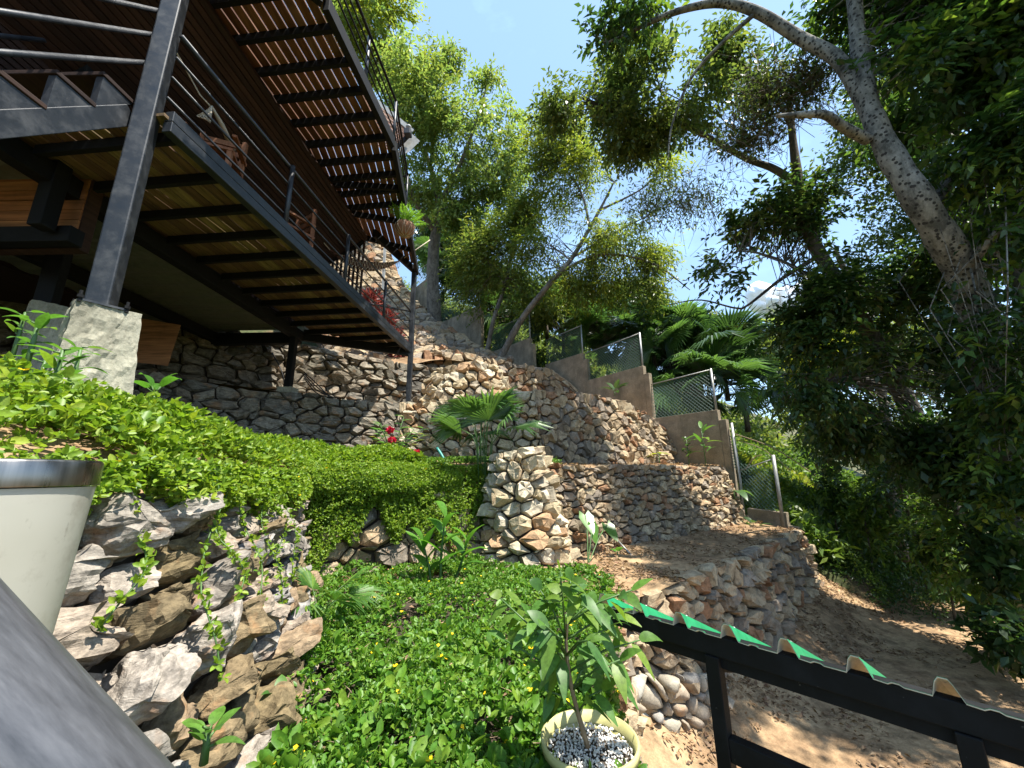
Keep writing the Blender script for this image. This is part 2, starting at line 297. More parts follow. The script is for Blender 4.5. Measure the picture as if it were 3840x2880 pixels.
M_white = mat_simple('dirty_white_plastic', (0.62, 0.60, 0.52), 0.55, 0, 0.12, 5); M_rope = mat_simple('natural_rope', (0.45, 0.38, 0.28), 0.9)
M_fascia = mat_simple('pale_fascia', (0.33, 0.33, 0.31), 0.6); M_black = mat_simple('black_plastic', (0.012, 0.012, 0.013), 0.5)

# ------------------------------------------------------------------ hillside, path and terraces
def hill_z(c, s):
    z = -2.8+0.62*np.maximum(0, s-1.9-0.14*np.maximum(0, c-11.5))
    if c < 10.62 and s < 25: z -= 3.2*min(1, (10.62-c)/0.25)*min(1, max(0, (25-s)/3))
    elif s < 2.6: z -= 0.35
    return z
def nz2(x, y, sc, seed=0.0): return noise.noise(Vector((x*sc, y*sc, seed)))
def grid_sheet(name, cs_, ss_, zf, mat):
    nc, ns = len(cs_), len(ss_); V = []
    for s in ss_:
        for c in cs_:
            p = CS(c, s); V.append((p[0], p[1], zf(c, s, p[0], p[1])))
    I = np.arange(nc*ns).reshape(ns, nc)
    Fq = np.stack([I[:-1, :-1], I[:-1, 1:], I[1:, 1:], I[1:, :-1]], -1).reshape(-1, 4)
    return mk(name, np.array(V), Fq, mat, smooth=True)
def zpath(c, s, x, y):
    z = float(hill_z(c, s)); z = min(z, 26+0.05*s)
    return z + 0.10*nz2(x, y, 0.5) + 0.05*nz2(x, y, 1.7, 3) + (0.25*nz2(x, y, 0.35, 7) if s > 3 else 0)
cs_ = np.concatenate([[-400, -150, -60, -30], np.arange(-16, 10, 0.8), [10.3, 10.38, 10.62, 10.75], np.arange(11, 30, 0.45), [36, 50, 90, 200, 500]])
ss_ = np.concatenate([[-500, -150, -50, -20, -10], np.arange(-6, 1.9, 0.5), np.arange(1.9, 34, 0.45), [38, 45, 60, 120, 400]])
hill = struct(grid_sheet('hillside_terrain', cs_, ss_, zpath, M_hill), 'steep wooded hillside soil rising behind the terraces', 'hillside')
def zp2(c, s, x, y): return -2.775+0.06*nz2(x, y, 0.8)+0.02*nz2(x, y, 3.0)+0.55*max(0, s-2.15)**1.1
pth = struct(grid_sheet('dirt_path', np.arange(1.0, 21.5, 0.22), np.arange(-5.0, 4.7, 0.22), zp2, M_dirt), 'sandy clay path with fallen leaves at the foot of the walls', 'path')

def patch(name, A, B, n, m, amp, mat, label, cat='ground', seed=1.0, pw=1.0):
    A = spline(A, n); B = spline(B, n); V = []
    for j in range(m):
        f_ = j/(m-1)
        for i in range(n):
            p = A[i]*(1-f_)+B[i]*f_; p[2] = A[i][2]+(B[i][2]-A[i][2])*f_**pw; V.append((p[0], p[1], p[2]+amp*nz2(p[0], p[1], 1.1, seed)+amp*0.4*nz2(p[0], p[1], 4.0, seed+4)))
    I = np.arange(n*m).reshape(m, n); Fq = np.stack([I[:-1, :-1], I[:-1, 1:], I[1:, 1:], I[1:, :-1]], -1).reshape(-1, 4)
    o = mk(name, np.array(V), Fq, mat, smooth=True); struct(o, label, cat); return A, B
bed_l = [(-1.15, 0.5, -1.3), (-0.95, 1.5, -1.3), (-1.15, 2.1, -1.3), (-1.7, 3.3, -1.3), (-2.5, 4.6, -1.28), (-1.0, 5.8, -1.28)]
bed_r = [(0.40, 0.5, -1.36), (0.46, 1.5, -1.36), (0.48, 2.0, -1.36), (0.56, 2.8, -1.34), (0.85, 3.9, -1.33), (1.1, 4.7, -1.32)]
BED = patch('garden_bed_ground', bed_l, bed_r, 60, 30, 0.05, M_earth, 'dark soil of the planted bed at the foot of the near wall')
g1f = [tuple(CS(3.7, 3.05, -1.34)), tuple(CS(4.3, 2.83, -1.32)), tuple(CS(5.3, 2.88, -1.3)), tuple(CS(7.6, 3.0, -1.28)), tuple(CS(9.9, 3.3, -1.26))]
g1b = [tuple(CS(2.9, 4.9, -1.25)), tuple(CS(4.3, 4.9, -1.25)), tuple(CS(5.6, 4.9, -1.22)), tuple(CS(8.0, 4.8, -1.2)), tuple(CS(10.3, 4.7, -1.15))]
G1 = patch('lower_terrace_ground', g1f, g1b, 70, 26, 0.06, M_dirt, 'bare brown soil terrace littered with dry leaves between two stone walls', seed=5)
ta_f = [(-1.95, 0.5, -0.04), (-1.72, 1.8, -0.06), (-1.9, 2.4, -0.05), (-2.2, 3.6, -0.04), (-2.6, 5.0, -0.04), (-1.75, 5.7, -0.02), (-0.9, 6.3, 0), (0.1, 6.4, 0.06)] + [tuple(CS(c, 4.82, 0.08)) for c in (4.6, 6.5, 8.5, 10.3)]
ta_b = [(-9.0, 1.0, 0.95), (-8.6, 2.6, 0.95), (-8.0, 4.0, 0.85), (-7.4, 5.1, 0.75), (-6.0, 6.3, 0.6), (-4.6, 7.5, 0.45), (-2.9, 9.0, 0.34), (-1.2, 8.7, 0.3), (0.2, 8.4, 0.22)] + [tuple(CS(c, 6.5, 0.2)) for c in (6.8, 8.6, 10.3)]
TA = patch('garden_terrace_ground', ta_f, ta_b, 90, 30, 0.05, M_dirt, 'soil terrace under the deck between the stone walls', seed=9, pw=0.5)
tb_f = [(-8.4, 5.2, 1.85), (-6.2, 6.5, 1.78), (-4.3, 8.1, 1.72), (-2.7, 9.35, 1.7), (-1.2, 8.95, 1.72), (0.3, 8.6, 1.78), (1.8, 9.55, 1.86), (3.0, 10.5, 1.82), (3.8, 11.1, 1.58), (4.5, 11.6, 1.3)]
tb_b = [(-9.5, 6.3, 1.9), (-7.0, 8.1, 1.85), (-4.8, 9.6, 1.85), (-2.7, 11.0, 1.9), (-1.3, 11.0, 1.95), (-0.3, 12.4, 2.0), (0.6, 13.6, 2.2), (1.5, 14.2, 2.4), (2.0, 14.0, 2.6), (2.5, 13.9, 2.8)]
TB = patch('upper_terrace_ground', tb_f, tb_b, 70, 20, 0.05, M_dirt, 'soil terrace above the middle stone wall', seed=13)
tcf = [(-7, 9.0, 3.35), (-4.8, 10.2, 3.3), (-3.2, 11.2, 3.3), (-2.2, 11.8, 3.6), (-0.4, 13.3, 3.85), (1.5, 14.6, 3.9)]
tcb = [(-12, 13.0, 4.0), (-9, 13.0, 4.0), (-7.5, 13.0, 4.2), (-5.5, 13.0, 4.2), (-2.0, 15.0, 4.2), (0.6, 16.0, 4.3)]
patch('top_terrace_ground', tcf, tcb, 40, 12, 0.05, M_dirt, 'soil terrace at the foot of the stone slope', seed=17)

# ------------------------------------------------------------------ dry stone walls: every stone its own piece, fitted to its neighbours
def clip(poly, nx, ny, d):
    out = []; n = len(poly)
    for i in range(n):
        a = poly[i]; b = poly[(i+1) % n]; da = nx*a[0]+ny*a[1]-d; db = nx*b[0]+ny*b[1]-d
        if da <= 0: out.append(a)
        if (da < 0) != (db < 0) and da != db:
            t = da/(da-db); out.append((a[0]+t*(b[0]-a[0]), a[1]+t*(b[1]-a[1])))
    return out
def cells(Lu, Ha, size, rng, vary=0.5):
    S = []; y = 0.0; k = 0
    nr = max(1, int(round(Ha/(size*0.93)))); rh = Ha/nr
    for j in range(nr):
        x = -size*rng.uniform(0, 1)
        while x < Lu+size*0.5:
            w = size*(0.5+1.15*rng.random()**1.4); S.append((x+w/2, (j+0.5)*rh+rng.normal(0, rh*0.30), size*size*vary*rng.normal(0, 0.42))); x += w
    S = np.array(S); res = []
    for i, a in enumerate(S):
        d2 = (S[:, 0]-a[0])**2+(S[:, 1]-a[1])**2; idx = np.argsort(d2)[1:22]
        top = Ha+size*rng.uniform(-0.16, 0.16)
        poly = [(0, -size*0.3), (Lu, -size*0.3), (Lu, top), (0, top)]
        for j in idx:
            b = S[j]; nx, ny = b[0]-a[0], b[1]-a[1]
            d = 0.5*(b[0]**2+b[1]**2-a[0]**2-a[1]**2+a[2]-b[2]); poly = clip(poly, nx, ny, d)
            if len(poly) < 3: break
        if len(poly) >= 3: res.append(poly)
    return res
class Ruled:
    def __init__(s, cols, sub=6, flip=None):
        b = spline([c[0] for c in cols], (len(cols)-1)*sub+1); t = spline([c[1] for c in cols], (len(cols)-1)*sub+1)
        s.b, s.t = b, t; mid = (b+t)/2; s.d = np.concatenate([[0], np.cumsum(np.linalg.norm(np.diff(mid, axis=0), axis=1))])
        s.sg = 1.0; q = [s.at(x, 0.5) for x in np.linspace(0, s.d[-1], 15)]; s.sg = -1.0 if sum(n_ @ (p/np.linalg.norm(p)) for p, n_ in q) > 0 else 1.0
        s.L = s.d[-1]; s.H = float(np.mean(np.linalg.norm(t-b, axis=1)))
    def at(s, u, v):   # u metres along, v 0..1
        u = min(max(u, 0), s.d[-1]-1e-6); i = int(np.searchsorted(s.d, u, 'right')-1); i = min(i, len(s.d)-2)
        f_ = (u-s.d[i])/(s.d[i+1]-s.d[i]); b = s.b[i]*(1-f_)+s.b[i+1]*f_; t = s.t[i]*(1-f_)+s.t[i+1]*f_
        n = np.cross(s.b[i+1]-s.b[i]+s.t[i+1]-s.t[i], t-b); n /= np.linalg.norm(n)
        p = b*(1-v)+t*v
        return p, n*s.sg
def stone_wall(label, cols, size, aspect, seed, mat, dep=0.07, rnd=False, hi=0, gap=0.011, group='dry stone terrace walls', sub=6, name='stone_wall', core=0.045, vary=0.5):
    rng = np.random.default_rng(seed); R = Ruled(cols, sub); base = R.b[len(R.b)//2]
    root = thing(name, label, 'stone wall', base, group)
    # earth core behind the stones
    n = len(R.b); V = []
    for i in range(n):
        for p, v in ((R.b[i], 0.0), (R.t[i], 1.0)):
            _, nn = R.at(R.d[i], v); V.append(p-nn*core-np.array([0, 0, 0.05*v])); V.append(p-nn*(core+0.25)-np.array([0, 0, 0.05*v]))
    Fq = []
    for i in range(n-1):
        a, b = 4*i, 4*i+4; Fq += [(a, b, b+2, a+2), (a+2, b+2, b+3, a+3), (a+1, a+3, b+3, b+1)]
    mk('earth_core', V, Fq, M_earth, root)
    st = []
    for poly in cells(R.L, R.H*aspect, size, rng, vary):
        P = np.array(poly); P[:, 1] /= aspect
        c = P.mean(0); ext = np.ptp(P, axis=0)
        if min(ext) < size*0.13/aspect: continue
        ar = 0.5*abs(np.dot(P[:, 0], np.roll(P[:, 1], 1))-np.dot(P[:, 1], np.roll(P[:, 0], 1)))
        Q = []   # cut the corners
        k = len(P); cut = 0.30 if rnd else rng.uniform(0.06, 0.17)
        for i in range(k):
            a, b = P[i], P[(i+1) % k]; Q += [a+(b-a)*cut, b+(a-b)*cut]
        Q = np.array(Q); m = len(Q)
        sc = np.maximum(0.55, 1-2*gap/np.maximum(ext, 1e-3)*rng.uniform(0.7, 1.9, 2)); Q = c+(Q-c)*sc
        Q += rng.normal(0, size*0.018, Q.shape)
        p0, nn = R.at(c[0], min(max(c[1]/R.H, 0), 1)); tx = (R.at(c[0]+0.05, c[1]/R.H)[0]-R.at(c[0]-0.05, c[1]/R.H)[0]); tx = tx/np.linalg.norm(tx)
        D = dep*rng.uniform(0.6, 1.5); push = rng.normal(0, dep*0.3); sl = rng.normal(0, 0.27, 2)
        rings = [(0.80, -0.14), (0.98, -0.03)] + ([(1.0, 0.25), (0.88, 0.66), (0.6, 0.92)] if rnd else [(1.0, 0.2), (rng.uniform(0.70, 0.88), 0.92)])
        V = []
        for ri, (rs, rw) in enumerate(rings):
            for q in Q:
                e = (q-c)*rs
                if ri == len(rings)-1 and not rnd: e = e+rng.normal(0, size*0.03, 2)
                w = (rw*D if rw > 0 else rw)+push+((e @ sl) if rw > 0.3 else 0)+(rng.normal(0, D*0.13) if rw > 0.1 and not rnd else 0)
                p, _ = R.at(c[0]+e[0], (c[1]+e[1])/R.H); V.append(p+nn*w)
        e = rng.normal(0, size*0.06, 2); V.append(R.at(c[0]+e[0], (c[1]+e[1])/R.H)[0]+nn*(D*rng.uniform(0.88, 1.06)+push+e @ sl))
        Fs = []; nr = len(rings)
        for r_ in range(nr-1):
            for i in range(m): j = (i+1) % m; Fs.append((r_*m+i, r_*m+j, (r_+1)*m+j, (r_+1)*m+i))
        for i in range(m): Fs.append(((nr-1)*m+i, (nr-1)*m+(i+1) % m, nr*m))
        st.append((ar*np.linalg.norm(R.at(c[0], 0.5)[0])**-2, V, Fs))
    st.sort(key=lambda t: -t[0])
    for ar, V, Fs in st[:300]:
        o = mk('stone', V, Fs, mat, root, smooth=rnd)
        if hi:
            b = bmesh.new(); b.from_mesh(o.data); bmesh.ops.triangulate(b, faces=b.faces[:])
            bmesh.ops.subdivide_edges(b, edges=b.edges[:], cuts=hi, use_grid_fill=True); b.normal_update()
            sd_ = rng.uniform(0, 99); am = 1.0 if hi > 2 else size*2.2
            for v in b.verts:
                q = v.co*7.0+Vector((sd_, 0, 0)); qz = Vector((v.co.x*5, v.co.y*5, v.co.z*26+2*v.co.x))+Vector((sd_, 0, 0))
                v.co += v.normal*am*(0.020*noise.noise(q)+0.018*noise.noise(qz)+0.012*noise.noise(q*3.1)+0.009*noise.noise(qz*2.7))
            b.to_mesh(o.data); b.free()
    if len(st) > 300:
        B = MB()
        for ar, V, Fs in st[300:]: B.add(V, Fs)
        o = B.build('small_stones', mat, root); o['kind'] = 'stuff'
    return R
SV = np.array([-0.6, 0.8, 0])
def A3(x, y, z): return np.array([x, y, z], float)
# near wall of big slabs beside the stairs
Lc = [(A3(-1.25, 0.4, -1.5), A3(-1.9, 0.5, -0.06)), (A3(-1.0, 1.5, -1.45), A3(-1.68, 1.75, -0.10)), (A3(-1.08, 2.1, -1.45), A3(-1.82, 2.35, -0.10)),
      (A3(-1.32, 2.7, -1.42), A3(-1.98, 3.0, -0.10)), (A3(-1.62, 3.3, -1.4), A3(-2.15, 3.65, -0.10)), (A3(-2.15, 4.15, -1.38), A3(-2.5, 4.4, -0.10)), (A3(-2.55, 4.75, -1.38), A3(-2.75, 4.95, -0.10))]
WL = stone_wall('near wall of big mossy schist slabs below the flowering groundcover', Lc, 0.265, 1.4, 11, M_schist, dep=0.11, hi=4, gap=0.014, core=0.08, vary=0.22)
Mc = [(A3(-2.75, 4.5, -1.35), A3(-2.85, 4.85, -0.08)), (A3(-2.5, 4.7, -1.35), A3(-2.62, 5.05, -0.08)),
      (A3(-1.65, 5.3, -1.35), A3(-1.75, 5.65, -0.08)), (A3(-0.72, 5.9, -1.35), A3(-0.85, 6.25, -0.06)), (A3(-0.3, 6.3, -1.35), A3(-0.4, 6.6, -0.04))]
WM = stone_wall('overgrown wall at the back of the planted bed, half hidden by trailing leaves', Mc, 0.27, 1.3, 12, M_stone, dep=0.10, hi=1)
# rounded stone buttress
pc_ = []
for a in np.linspace(-205, 75, 10):
    ca, sa = math.cos(math.radians(a)), math.sin(math.radians(a))
    pc_.append((A3(0.20+0.62*ca, 5.95+0.55*sa, -1.38), A3(0.04+0.30*ca, 6.05+0.3*sa, 0.36+0.05*ca)))
WP = stone_wall('rounded buttress of big tan stones beside the young fan palm', pc_, 0.215, 1.2, 13, M_sunlit, dep=0.11, sub=4, hi=1, name='stone_buttress', gap=0.008)
R2c = [(CS(c, 4.5+0.02*(6-c), -1.33+0.02*(c-3)), CS(c, 4.78, 0.12+dz)) for c, dz in ((4.0, 0.1), (4.9, 0.0), (6.2, 0.0), (7.6, 0.02), (9.0, 0.0), (10.2, -0.06))]
WR2 = stone_wall('long level wall of thin flat stones behind the lower soil terrace', R2c, 0.185, 1.55, 14, M_stone, dep=0.06, hi=1, gap=0.008)
R1c = [(A3(0.62, 2.9, -2.85), A3(0.58, 2.9, -1.36)), (A3(0.90, 3.85, -2.85), A3(0.87, 3.95, -1.36)), (A3(1.15, 4.55, -2.85), A3(1.1, 4.65, -1.34)), (CS(4.25, 2.76, -2.85), CS(4.25, 2.9, -1.28)), (CS(5.3, 2.78, -2.85), CS(5.3, 2.92, -1.24)),
       (CS(6.2, 2.7, -2.85), CS(6.4, 2.95, -1.22)), (CS(8.2, 2.95, -2.8), CS(8.2, 3.12, -1.2)), (CS(10.1, 3.2, -2.6), CS(10.1, 3.38, -1.25))]
WR1 = stone_wall('lowest wall of rough stones rising from the clay path', R1c, 0.22, 1.25, 15, M_stone, dep=0.09, hi=1, gap=0.01)
cob = [(A3(0.95, 4.1, -2.85), A3(0.93, 4.16, -2.1)), (A3(1.13, 4.5, -2.85), A3(1.1, 4.56, -2.05)), (CS(4.2, 2.68, -2.85), CS(4.2, 2.75, -2.1)), (CS(5.1, 2.7, -2.85), CS(5.1, 2.77, -2.35))]
WCb = stone_wall('low course of round river cobbles at the foot of the lowest wall', cob, 0.19, 1.15, 16, M_cobble, dep=0.10, rnd=True, name='cobble_course', gap=0.006)
W1c = [(A3(-8.4, 4.6, 0.7), A3(-8.6, 4.9, 1.85)), (A3(-6.1, 6.0, 0.55), A3(-6.3, 6.2, 1.8)), (A3(-5.4, 6.7, 0.42), A3(-5.6, 6.9, 1.72)), (A3(-4.1, 7.8, 0.34), A3(-4.3, 8.0, 1.72)), (A3(-2.62, 9.0, 0.28), A3(-2.75, 9.25, 1.72))]
WW1 = stone_wall('wall of slabby stones coloured dark as in the shade under the wooden deck', W1c, 0.34, 1.7, 17, M_shade, dep=0.08, hi=1)
WC = stone_wall('wall of stones coloured pale as in sunlight between the far deck post and the fan palm', [(A3(-2.62, 9.0, 0.25), A3(-2.75, 9.25, 1.75)), (A3(-1.9, 8.75, 0.25), A3(-2.0, 9.15, 1.72)), (A3(-1.1, 8.4, 0.22), A3(-1.2, 8.85, 1.74)), (A3(-0.2, 8.1, 0.2), A3(-0.25, 8.5, 1.78)), (A3(0.65, 8.15, 0.16), A3(0.5, 8.45, 1.82))],
                0.25, 1.25, 18, M_sunlit, dep=0.10, hi=1)
WR3 = stone_wall('middle wall of brown fitted stones ending at the concrete boundary', [(A3(0.65, 8.15, 0.1), A3(0.47, 8.42, 1.84)), (A3(2.0, 9.1, 0.1), A3(1.79, 9.4, 1.92)), (A3(3.25, 10.02, 0.1), A3(3.04, 10.34, 1.86)), (A3(4.0, 10.6, 0.1), A3(3.81, 10.92, 1.6)), (A3(4.65, 11.1, 0.1), A3(4.43, 11.43, 1.3))],
                 0.23, 1.15, 19, M_stone, dep=0.07, hi=1, gap=0.008)
WW2 = stone_wall('rear stone wall coloured dark for the deep shade below the deck', [(A3(-11.0, 5.2, 1.8), A3(-11.2, 5.4, 4.3)), (A3(-9.0, 6.4, 1.8), A3(-9.2, 6.6, 4.2)), (A3(-6.8, 8.0, 1.8), A3(-7.0, 8.2, 3.5)), (A3(-4.8, 9.5, 1.8), A3(-5.0, 9.75, 3.35)), (A3(-3.2, 10.7, 1.8), A3(-3.35, 10.95, 3.3)), (A3(-2.2, 11.3, 1.85), A3(-2.3, 11.6, 3.2))],
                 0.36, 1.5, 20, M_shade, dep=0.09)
WK = stone_wall('short bulging wall of stones coloured pale as in sunlight beside the far deck post', [(A3(-2.5, 10.55, 1.8), A3(-2.5, 10.85, 2.7)), (A3(-1.9, 10.2, 1.8), A3(-1.9, 10.45, 2.95)), (A3(-1.1, 10.0, 1.78), A3(-1.1, 10.3, 3.05)), (A3(-0.5, 10.2, 1.75), A3(-0.55, 10.5, 3.02)), (A3(-0.15, 10.8, 1.75), A3(-0.3, 11.0, 2.85)), (A3(0.1, 11.7, 1.8), A3(-0.1, 11.8, 2.45))],
                0.30, 1.2, 21, M_sunlit, dep=0.11, hi=1)
WE = stone_wall('grey stone wall behind the bulging pale wall, below the leaning tree', [(A3(2.55, 13.55, 1.7), A3(2.42, 13.9, 3.0)), (A3(2.15, 13.9, 1.7), A3(1.9, 14.3, 3.62)), (A3(1.7, 14.1, 1.7), A3(1.5, 14.5, 3.95)), (A3(0.7, 13.5, 1.7), A3(0.5, 13.9, 3.98)), (A3(-0.2, 12.8, 1.7), A3(-0.4, 13.2, 3.92)), (A3(-1.2, 12.2, 1.7), A3(-1.4, 12.6, 4.0)), (A3(-2.7, 11.6, 1.7), A3(-2.9, 12.0, 4.0))],
                0.29, 1.15, 22, M_stone, dep=0.08)
Fr = [py(512, 361, 14.2), py(500, 357, 14.8), py(479, 349, 16.0), py(455, 333, 17.4), py(433, 320, 18.8), py(418, 305, 20.2), py(405, 290, 21.5), py(396, 272, 22.5), py(385, 240, 24.0)]
WF = stone_wall('tall stone clad slope climbing beside the concrete wall behind the deck', [(p, p+A3(-5.2, -3.0, -0.9)) for p in Fr], 0.40, 0.9, 23, M_stone, dep=0.10, sub=5, gap=0.012)

# ------------------------------------------------------------------ stepped concrete boundary wall with wire fence panels
CV = np.array([0.8, 0.6, 0])
panels = [(pcc(746, 504, 10.4), pcc(780, 514, 10.4), 2.2), (pcc(649, 416, 10.4), pcc(713, 413.6, 10.4), 2.4), (pcc(584, 376.6, 10.4), pcc(640, 371.6, 10.4), 2.6), (pcc(545, 361.6, 10.3), pcc(580, 356.6, 10.4), 2.4),
          (py(490, 347.8, 17.0), py(527.6, 344, 15.2), 1.8), (py(434, 320, 20.0), py(477, 313, 17.6), 2.2), (py(410, 286, 23.0), py(434, 279, 20.6), 2.0)]
cw = thing('concrete_boundary_wall', 'stepped tan concrete boundary wall climbing the right edge of the terraces', 'wall', CS(10.4, 4, -2.8))
def net(a, b, h, parent, cell=0.075):
    a = np.array(a); b = np.array(b); Lx = np.linalg.norm(b-a); d = (b-a)/Lx; V = []; Q = []; w = 0.005
    nrm = np.cross(d, [0, 0, 1]); nrm /= np.linalg.norm(nrm)
    for sgn in (1, -1):
        for x0 in np.arange(-h, Lx+h, cell*1.42):
            xs, ze = (x0, 0.0), (x0+h*sgn, h)
            t0, t1 = 0.0, 1.0
            for k in range(2):
                dx = h*sgn
                lo, hi_ = (0-x0)/dx, (Lx-x0)/dx
                if lo > hi_: lo, hi_ = hi_, lo
            t0, t1 = max(0, lo), min(1, hi_)
            if t1-t0 < 0.02: continue
            p = a+d*(x0+h*sgn*t0)+A3(0, 0, h*t0); q = a+d*(x0+h*sgn*t1)+A3(0, 0, h*t1)
            k = len(V); e = (q-p)/np.linalg.norm(q-p); s_ = np.cross(e, nrm)*w; m_ = nrm*w
            V += [p-s_, p+s_, p+m_, q-s_, q+s_, q+m_]; Q += [(k, k+1, k+4, k+3), (k+1, k+2, k+5, k+4), (k+2, k, k+3, k+5)]
    return mk('wire_netting', V, Q, M_net, parent)
labels = ['lowest chain link fence panel on the leaning end of the boundary wall', 'chain link fence panel on the second concrete step, below the big fan palm', 'chain link fence panel on the third concrete step', 'chain link fence panel on the fourth concrete step',
          'chain link fence panel behind the leaning tree trunk', 'chain link fence panel on the step above the leaning tree', 'highest chain link fence panel beside the far deck post']
for i, (l, r, dh) in enumerate(panels):
    zt = (l[2]+r[2])/2; a = A3(l[0], l[1], zt); b = A3(r[0], r[1], zt+(-0.05 if i == 0 else 0)); a2, b2 = a+CV*0.16, b+CV*0.16
    e = (b-a)/np.linalg.norm(b-a); b = b+e*0.12; b2 = b2+e*0.12
    lo = A3(0, 0, -dh)
    MB().hexa([a+lo, b+lo, b2+lo, a2+lo, a, b, b2, a2]).build('concrete_panel', M_conc, cw, bevel=0.012)
    q0 = b+CV*0.08; MB().hexa([b+e*0.004+lo, b+e*0.18+lo, b2+e*0.18+lo, b2+e*0.004+lo, b+e*0.004-A3(0, 0, 0.28), b+e*0.18-A3(0, 0, 0.28), b2+e*0.18-A3(0, 0, 0.28), b2+e*0.004-A3(0, 0, 0.28)]).build('concrete_pier', M_conc, cw, bevel=0.01)
    if i == 0: continue
    fn = thing('chain_link_fence', labels[i], 'fence', (a+b)/2, 'wire fence panels on the boundary wall')
    pa, pb = a+CV*0.09, b+CV*0.09-e*0.06; h = 1.12
    MB().tube([pb-A3(0, 0, 0.3), pb+A3(0, 0, h+0.03)], 0.03, 10).build('fence_post', M_galv, fn, True)
    MB().tube([pa+A3(0, 0, h-0.05), pb+A3(0, 0, h)], 0.018, 8).build('top_pipe', M_galv, fn, True)
    net(pa, pb-e*0.03, h-0.05, fn)
# the two leaning posts and loose netting at the near end of the wall
f0 = thing('chain_link_fence', 'sagging green net between two bare pipe posts at the near end of the wall', 'fence', py(770, 500, 9.6), 'wire fence panels on the boundary wall')
qa = [py(731.5, 423, 9.95), py(740, 480, 9.9), py(747, 545, 9.85)]; qb = [py(773, 455, 9.15), py(778.5, 492, 9.15), py(784, 528, 9.15)]
MB().tube(qa, 0.035, 10).build('fence_post', M_galv, f0, True); MB().tube(qb, 0.04, 10).build('fence_post', M_galv, f0, True)
MB().tube([py(741, 470, 9.9), py(773, 459, 9.15)], 0.015, 8).build('top_pipe', M_galv, f0, True)
net(py(746, 505, 9.85), py(778, 512, 9.2), 1.0, f0)
net(py(716, 462, 10.3), py(738, 470, 9.95), 0.85, f0, 0.05)
for k, (p, q, r_) in enumerate([(py(735, 434, 9.9), py(815, 475, 9.0), 0.014), (py(736, 440, 9.9), py(790, 470, 9.2), 0.010), (py(745, 470, 9.8), py(762, 455, 9.5), 0.012)]):
    tag(MB().tube(spline([p, (p+q)/2+A3(0.05, 0, 0.12), q], 8), r_, 6).build('fallen_branch', M_twig, None, True), ['long dry branch caught across the two bare fence posts', 'thinner dry branch below the long one at the fence posts', 'short dry stick crossing the fence post top pipe'][k], 'branch', 'dry branches caught on the fence')

# ------------------------------------------------------------------ steel and timber deck house
NP = pz(101, 303, 1.35); NP = A3(-3.30, 2.86, 1.35)                    # near post
FP = A3(-2.62, 9.55, 1.78)                                             # far post
ZL, ZU = 3.12, 5.4                                                      # underside of lower and upper deck edge beams
E0, E1 = A3(-3.14, 2.9, ZL), A3(-2.66, 9.5, ZL)                        # lower deck outer edge
ed = (E1-E0)/np.linalg.norm(E1-E0)
def ex(y): return E0[0]+(E1[0]-E0[0])*(y-E0[1])/(E1[1]-E0[1])
XI = -4.75                                                              # inner bearing beam
deck = thing('lower_deck', 'lower timber deck on black steel beams with pipe railing', 'deck', (-3.6, 6, ZL))
for dz in (0.0, 0.115):
    MB().bar(E0+A3(0, 0, 0.055+dz), E1+A3(0, 0, 0.055+dz), 0.09-0.004*(dz > 0), 0.11, (0, 0, 1)).build('edge_beam', M_steel, deck, bevel=0.006)
MB().bar((XI, 1.2, ZL-0.02), (XI, 8.2, ZL-0.02), 0.16, 0.22).build('bearing_beam', M_steeld, deck, bevel=0.006)
MB().bar((XI-1.9, 0.8, ZL-0.02), (XI-1.9, 8.2, ZL-0.02), 0.16, 0.2).build('bearing_beam', M_steeld, deck, bevel=0.006)
MB().bar((XI, 8.2, ZL), (E1[0], 9.5, ZL), 0.1, 0.2).build('end_beam', M_steeld, deck, bevel=0.006)
MB().bar((XI-2.6, 8.2, ZL-0.05), (XI, 8.2, ZL-0.05), 0.14, 0.26).build('end_beam', M_steeld, deck, bevel=0.006)
for k in range(14):
    y = 3.05+0.50*k
    if y > 9.2: break
    xi = XI+0.08 if y < 8.15 else XI+(E1[0]-XI)*(y-8.2)/1.3
    MB().bar((xi, y+0.12, ZL+0.075), (ex(y)-0.05, y, ZL+0.075), 0.055, 0.11).build('joist', M_steeld, deck, bevel=0.004)
PW = 0.138
for k in range(13):
    x_off = 0.06+k*PW; y1 = 9.45 if x_off < 0.8 else 9.45-(x_off-0.6)*1.0
    a = A3(ex(2.86)-x_off, 2.86, ZL+0.147); b = A3(ex(y1)-x_off, y1, ZL+0.147)
    MB().bar(a, b, PW-0.016, 0.03).build('plank', M_deckold, deck)
# trapezoid sheet under the inner room
B = MB(); n = 34; V = []
for k in range(n*2+1):
    y = 0.8+(8.1-0.8)*k/(n*2); z = ZL+0.12+(0.03 if k % 4 in (1, 2) else 0)
    V += [(XI-2.9, y, z), (XI-0.06, y, z)]
B.add(V, [(2*k, 2*k+1, 2*k+3, 2*k+2) for k in range(n*2)])
B.build('corrugated_soffit', mat_simple('grey_green_sheet', (0.16, 0.17, 0.14), 0.6, 0.3), deck)
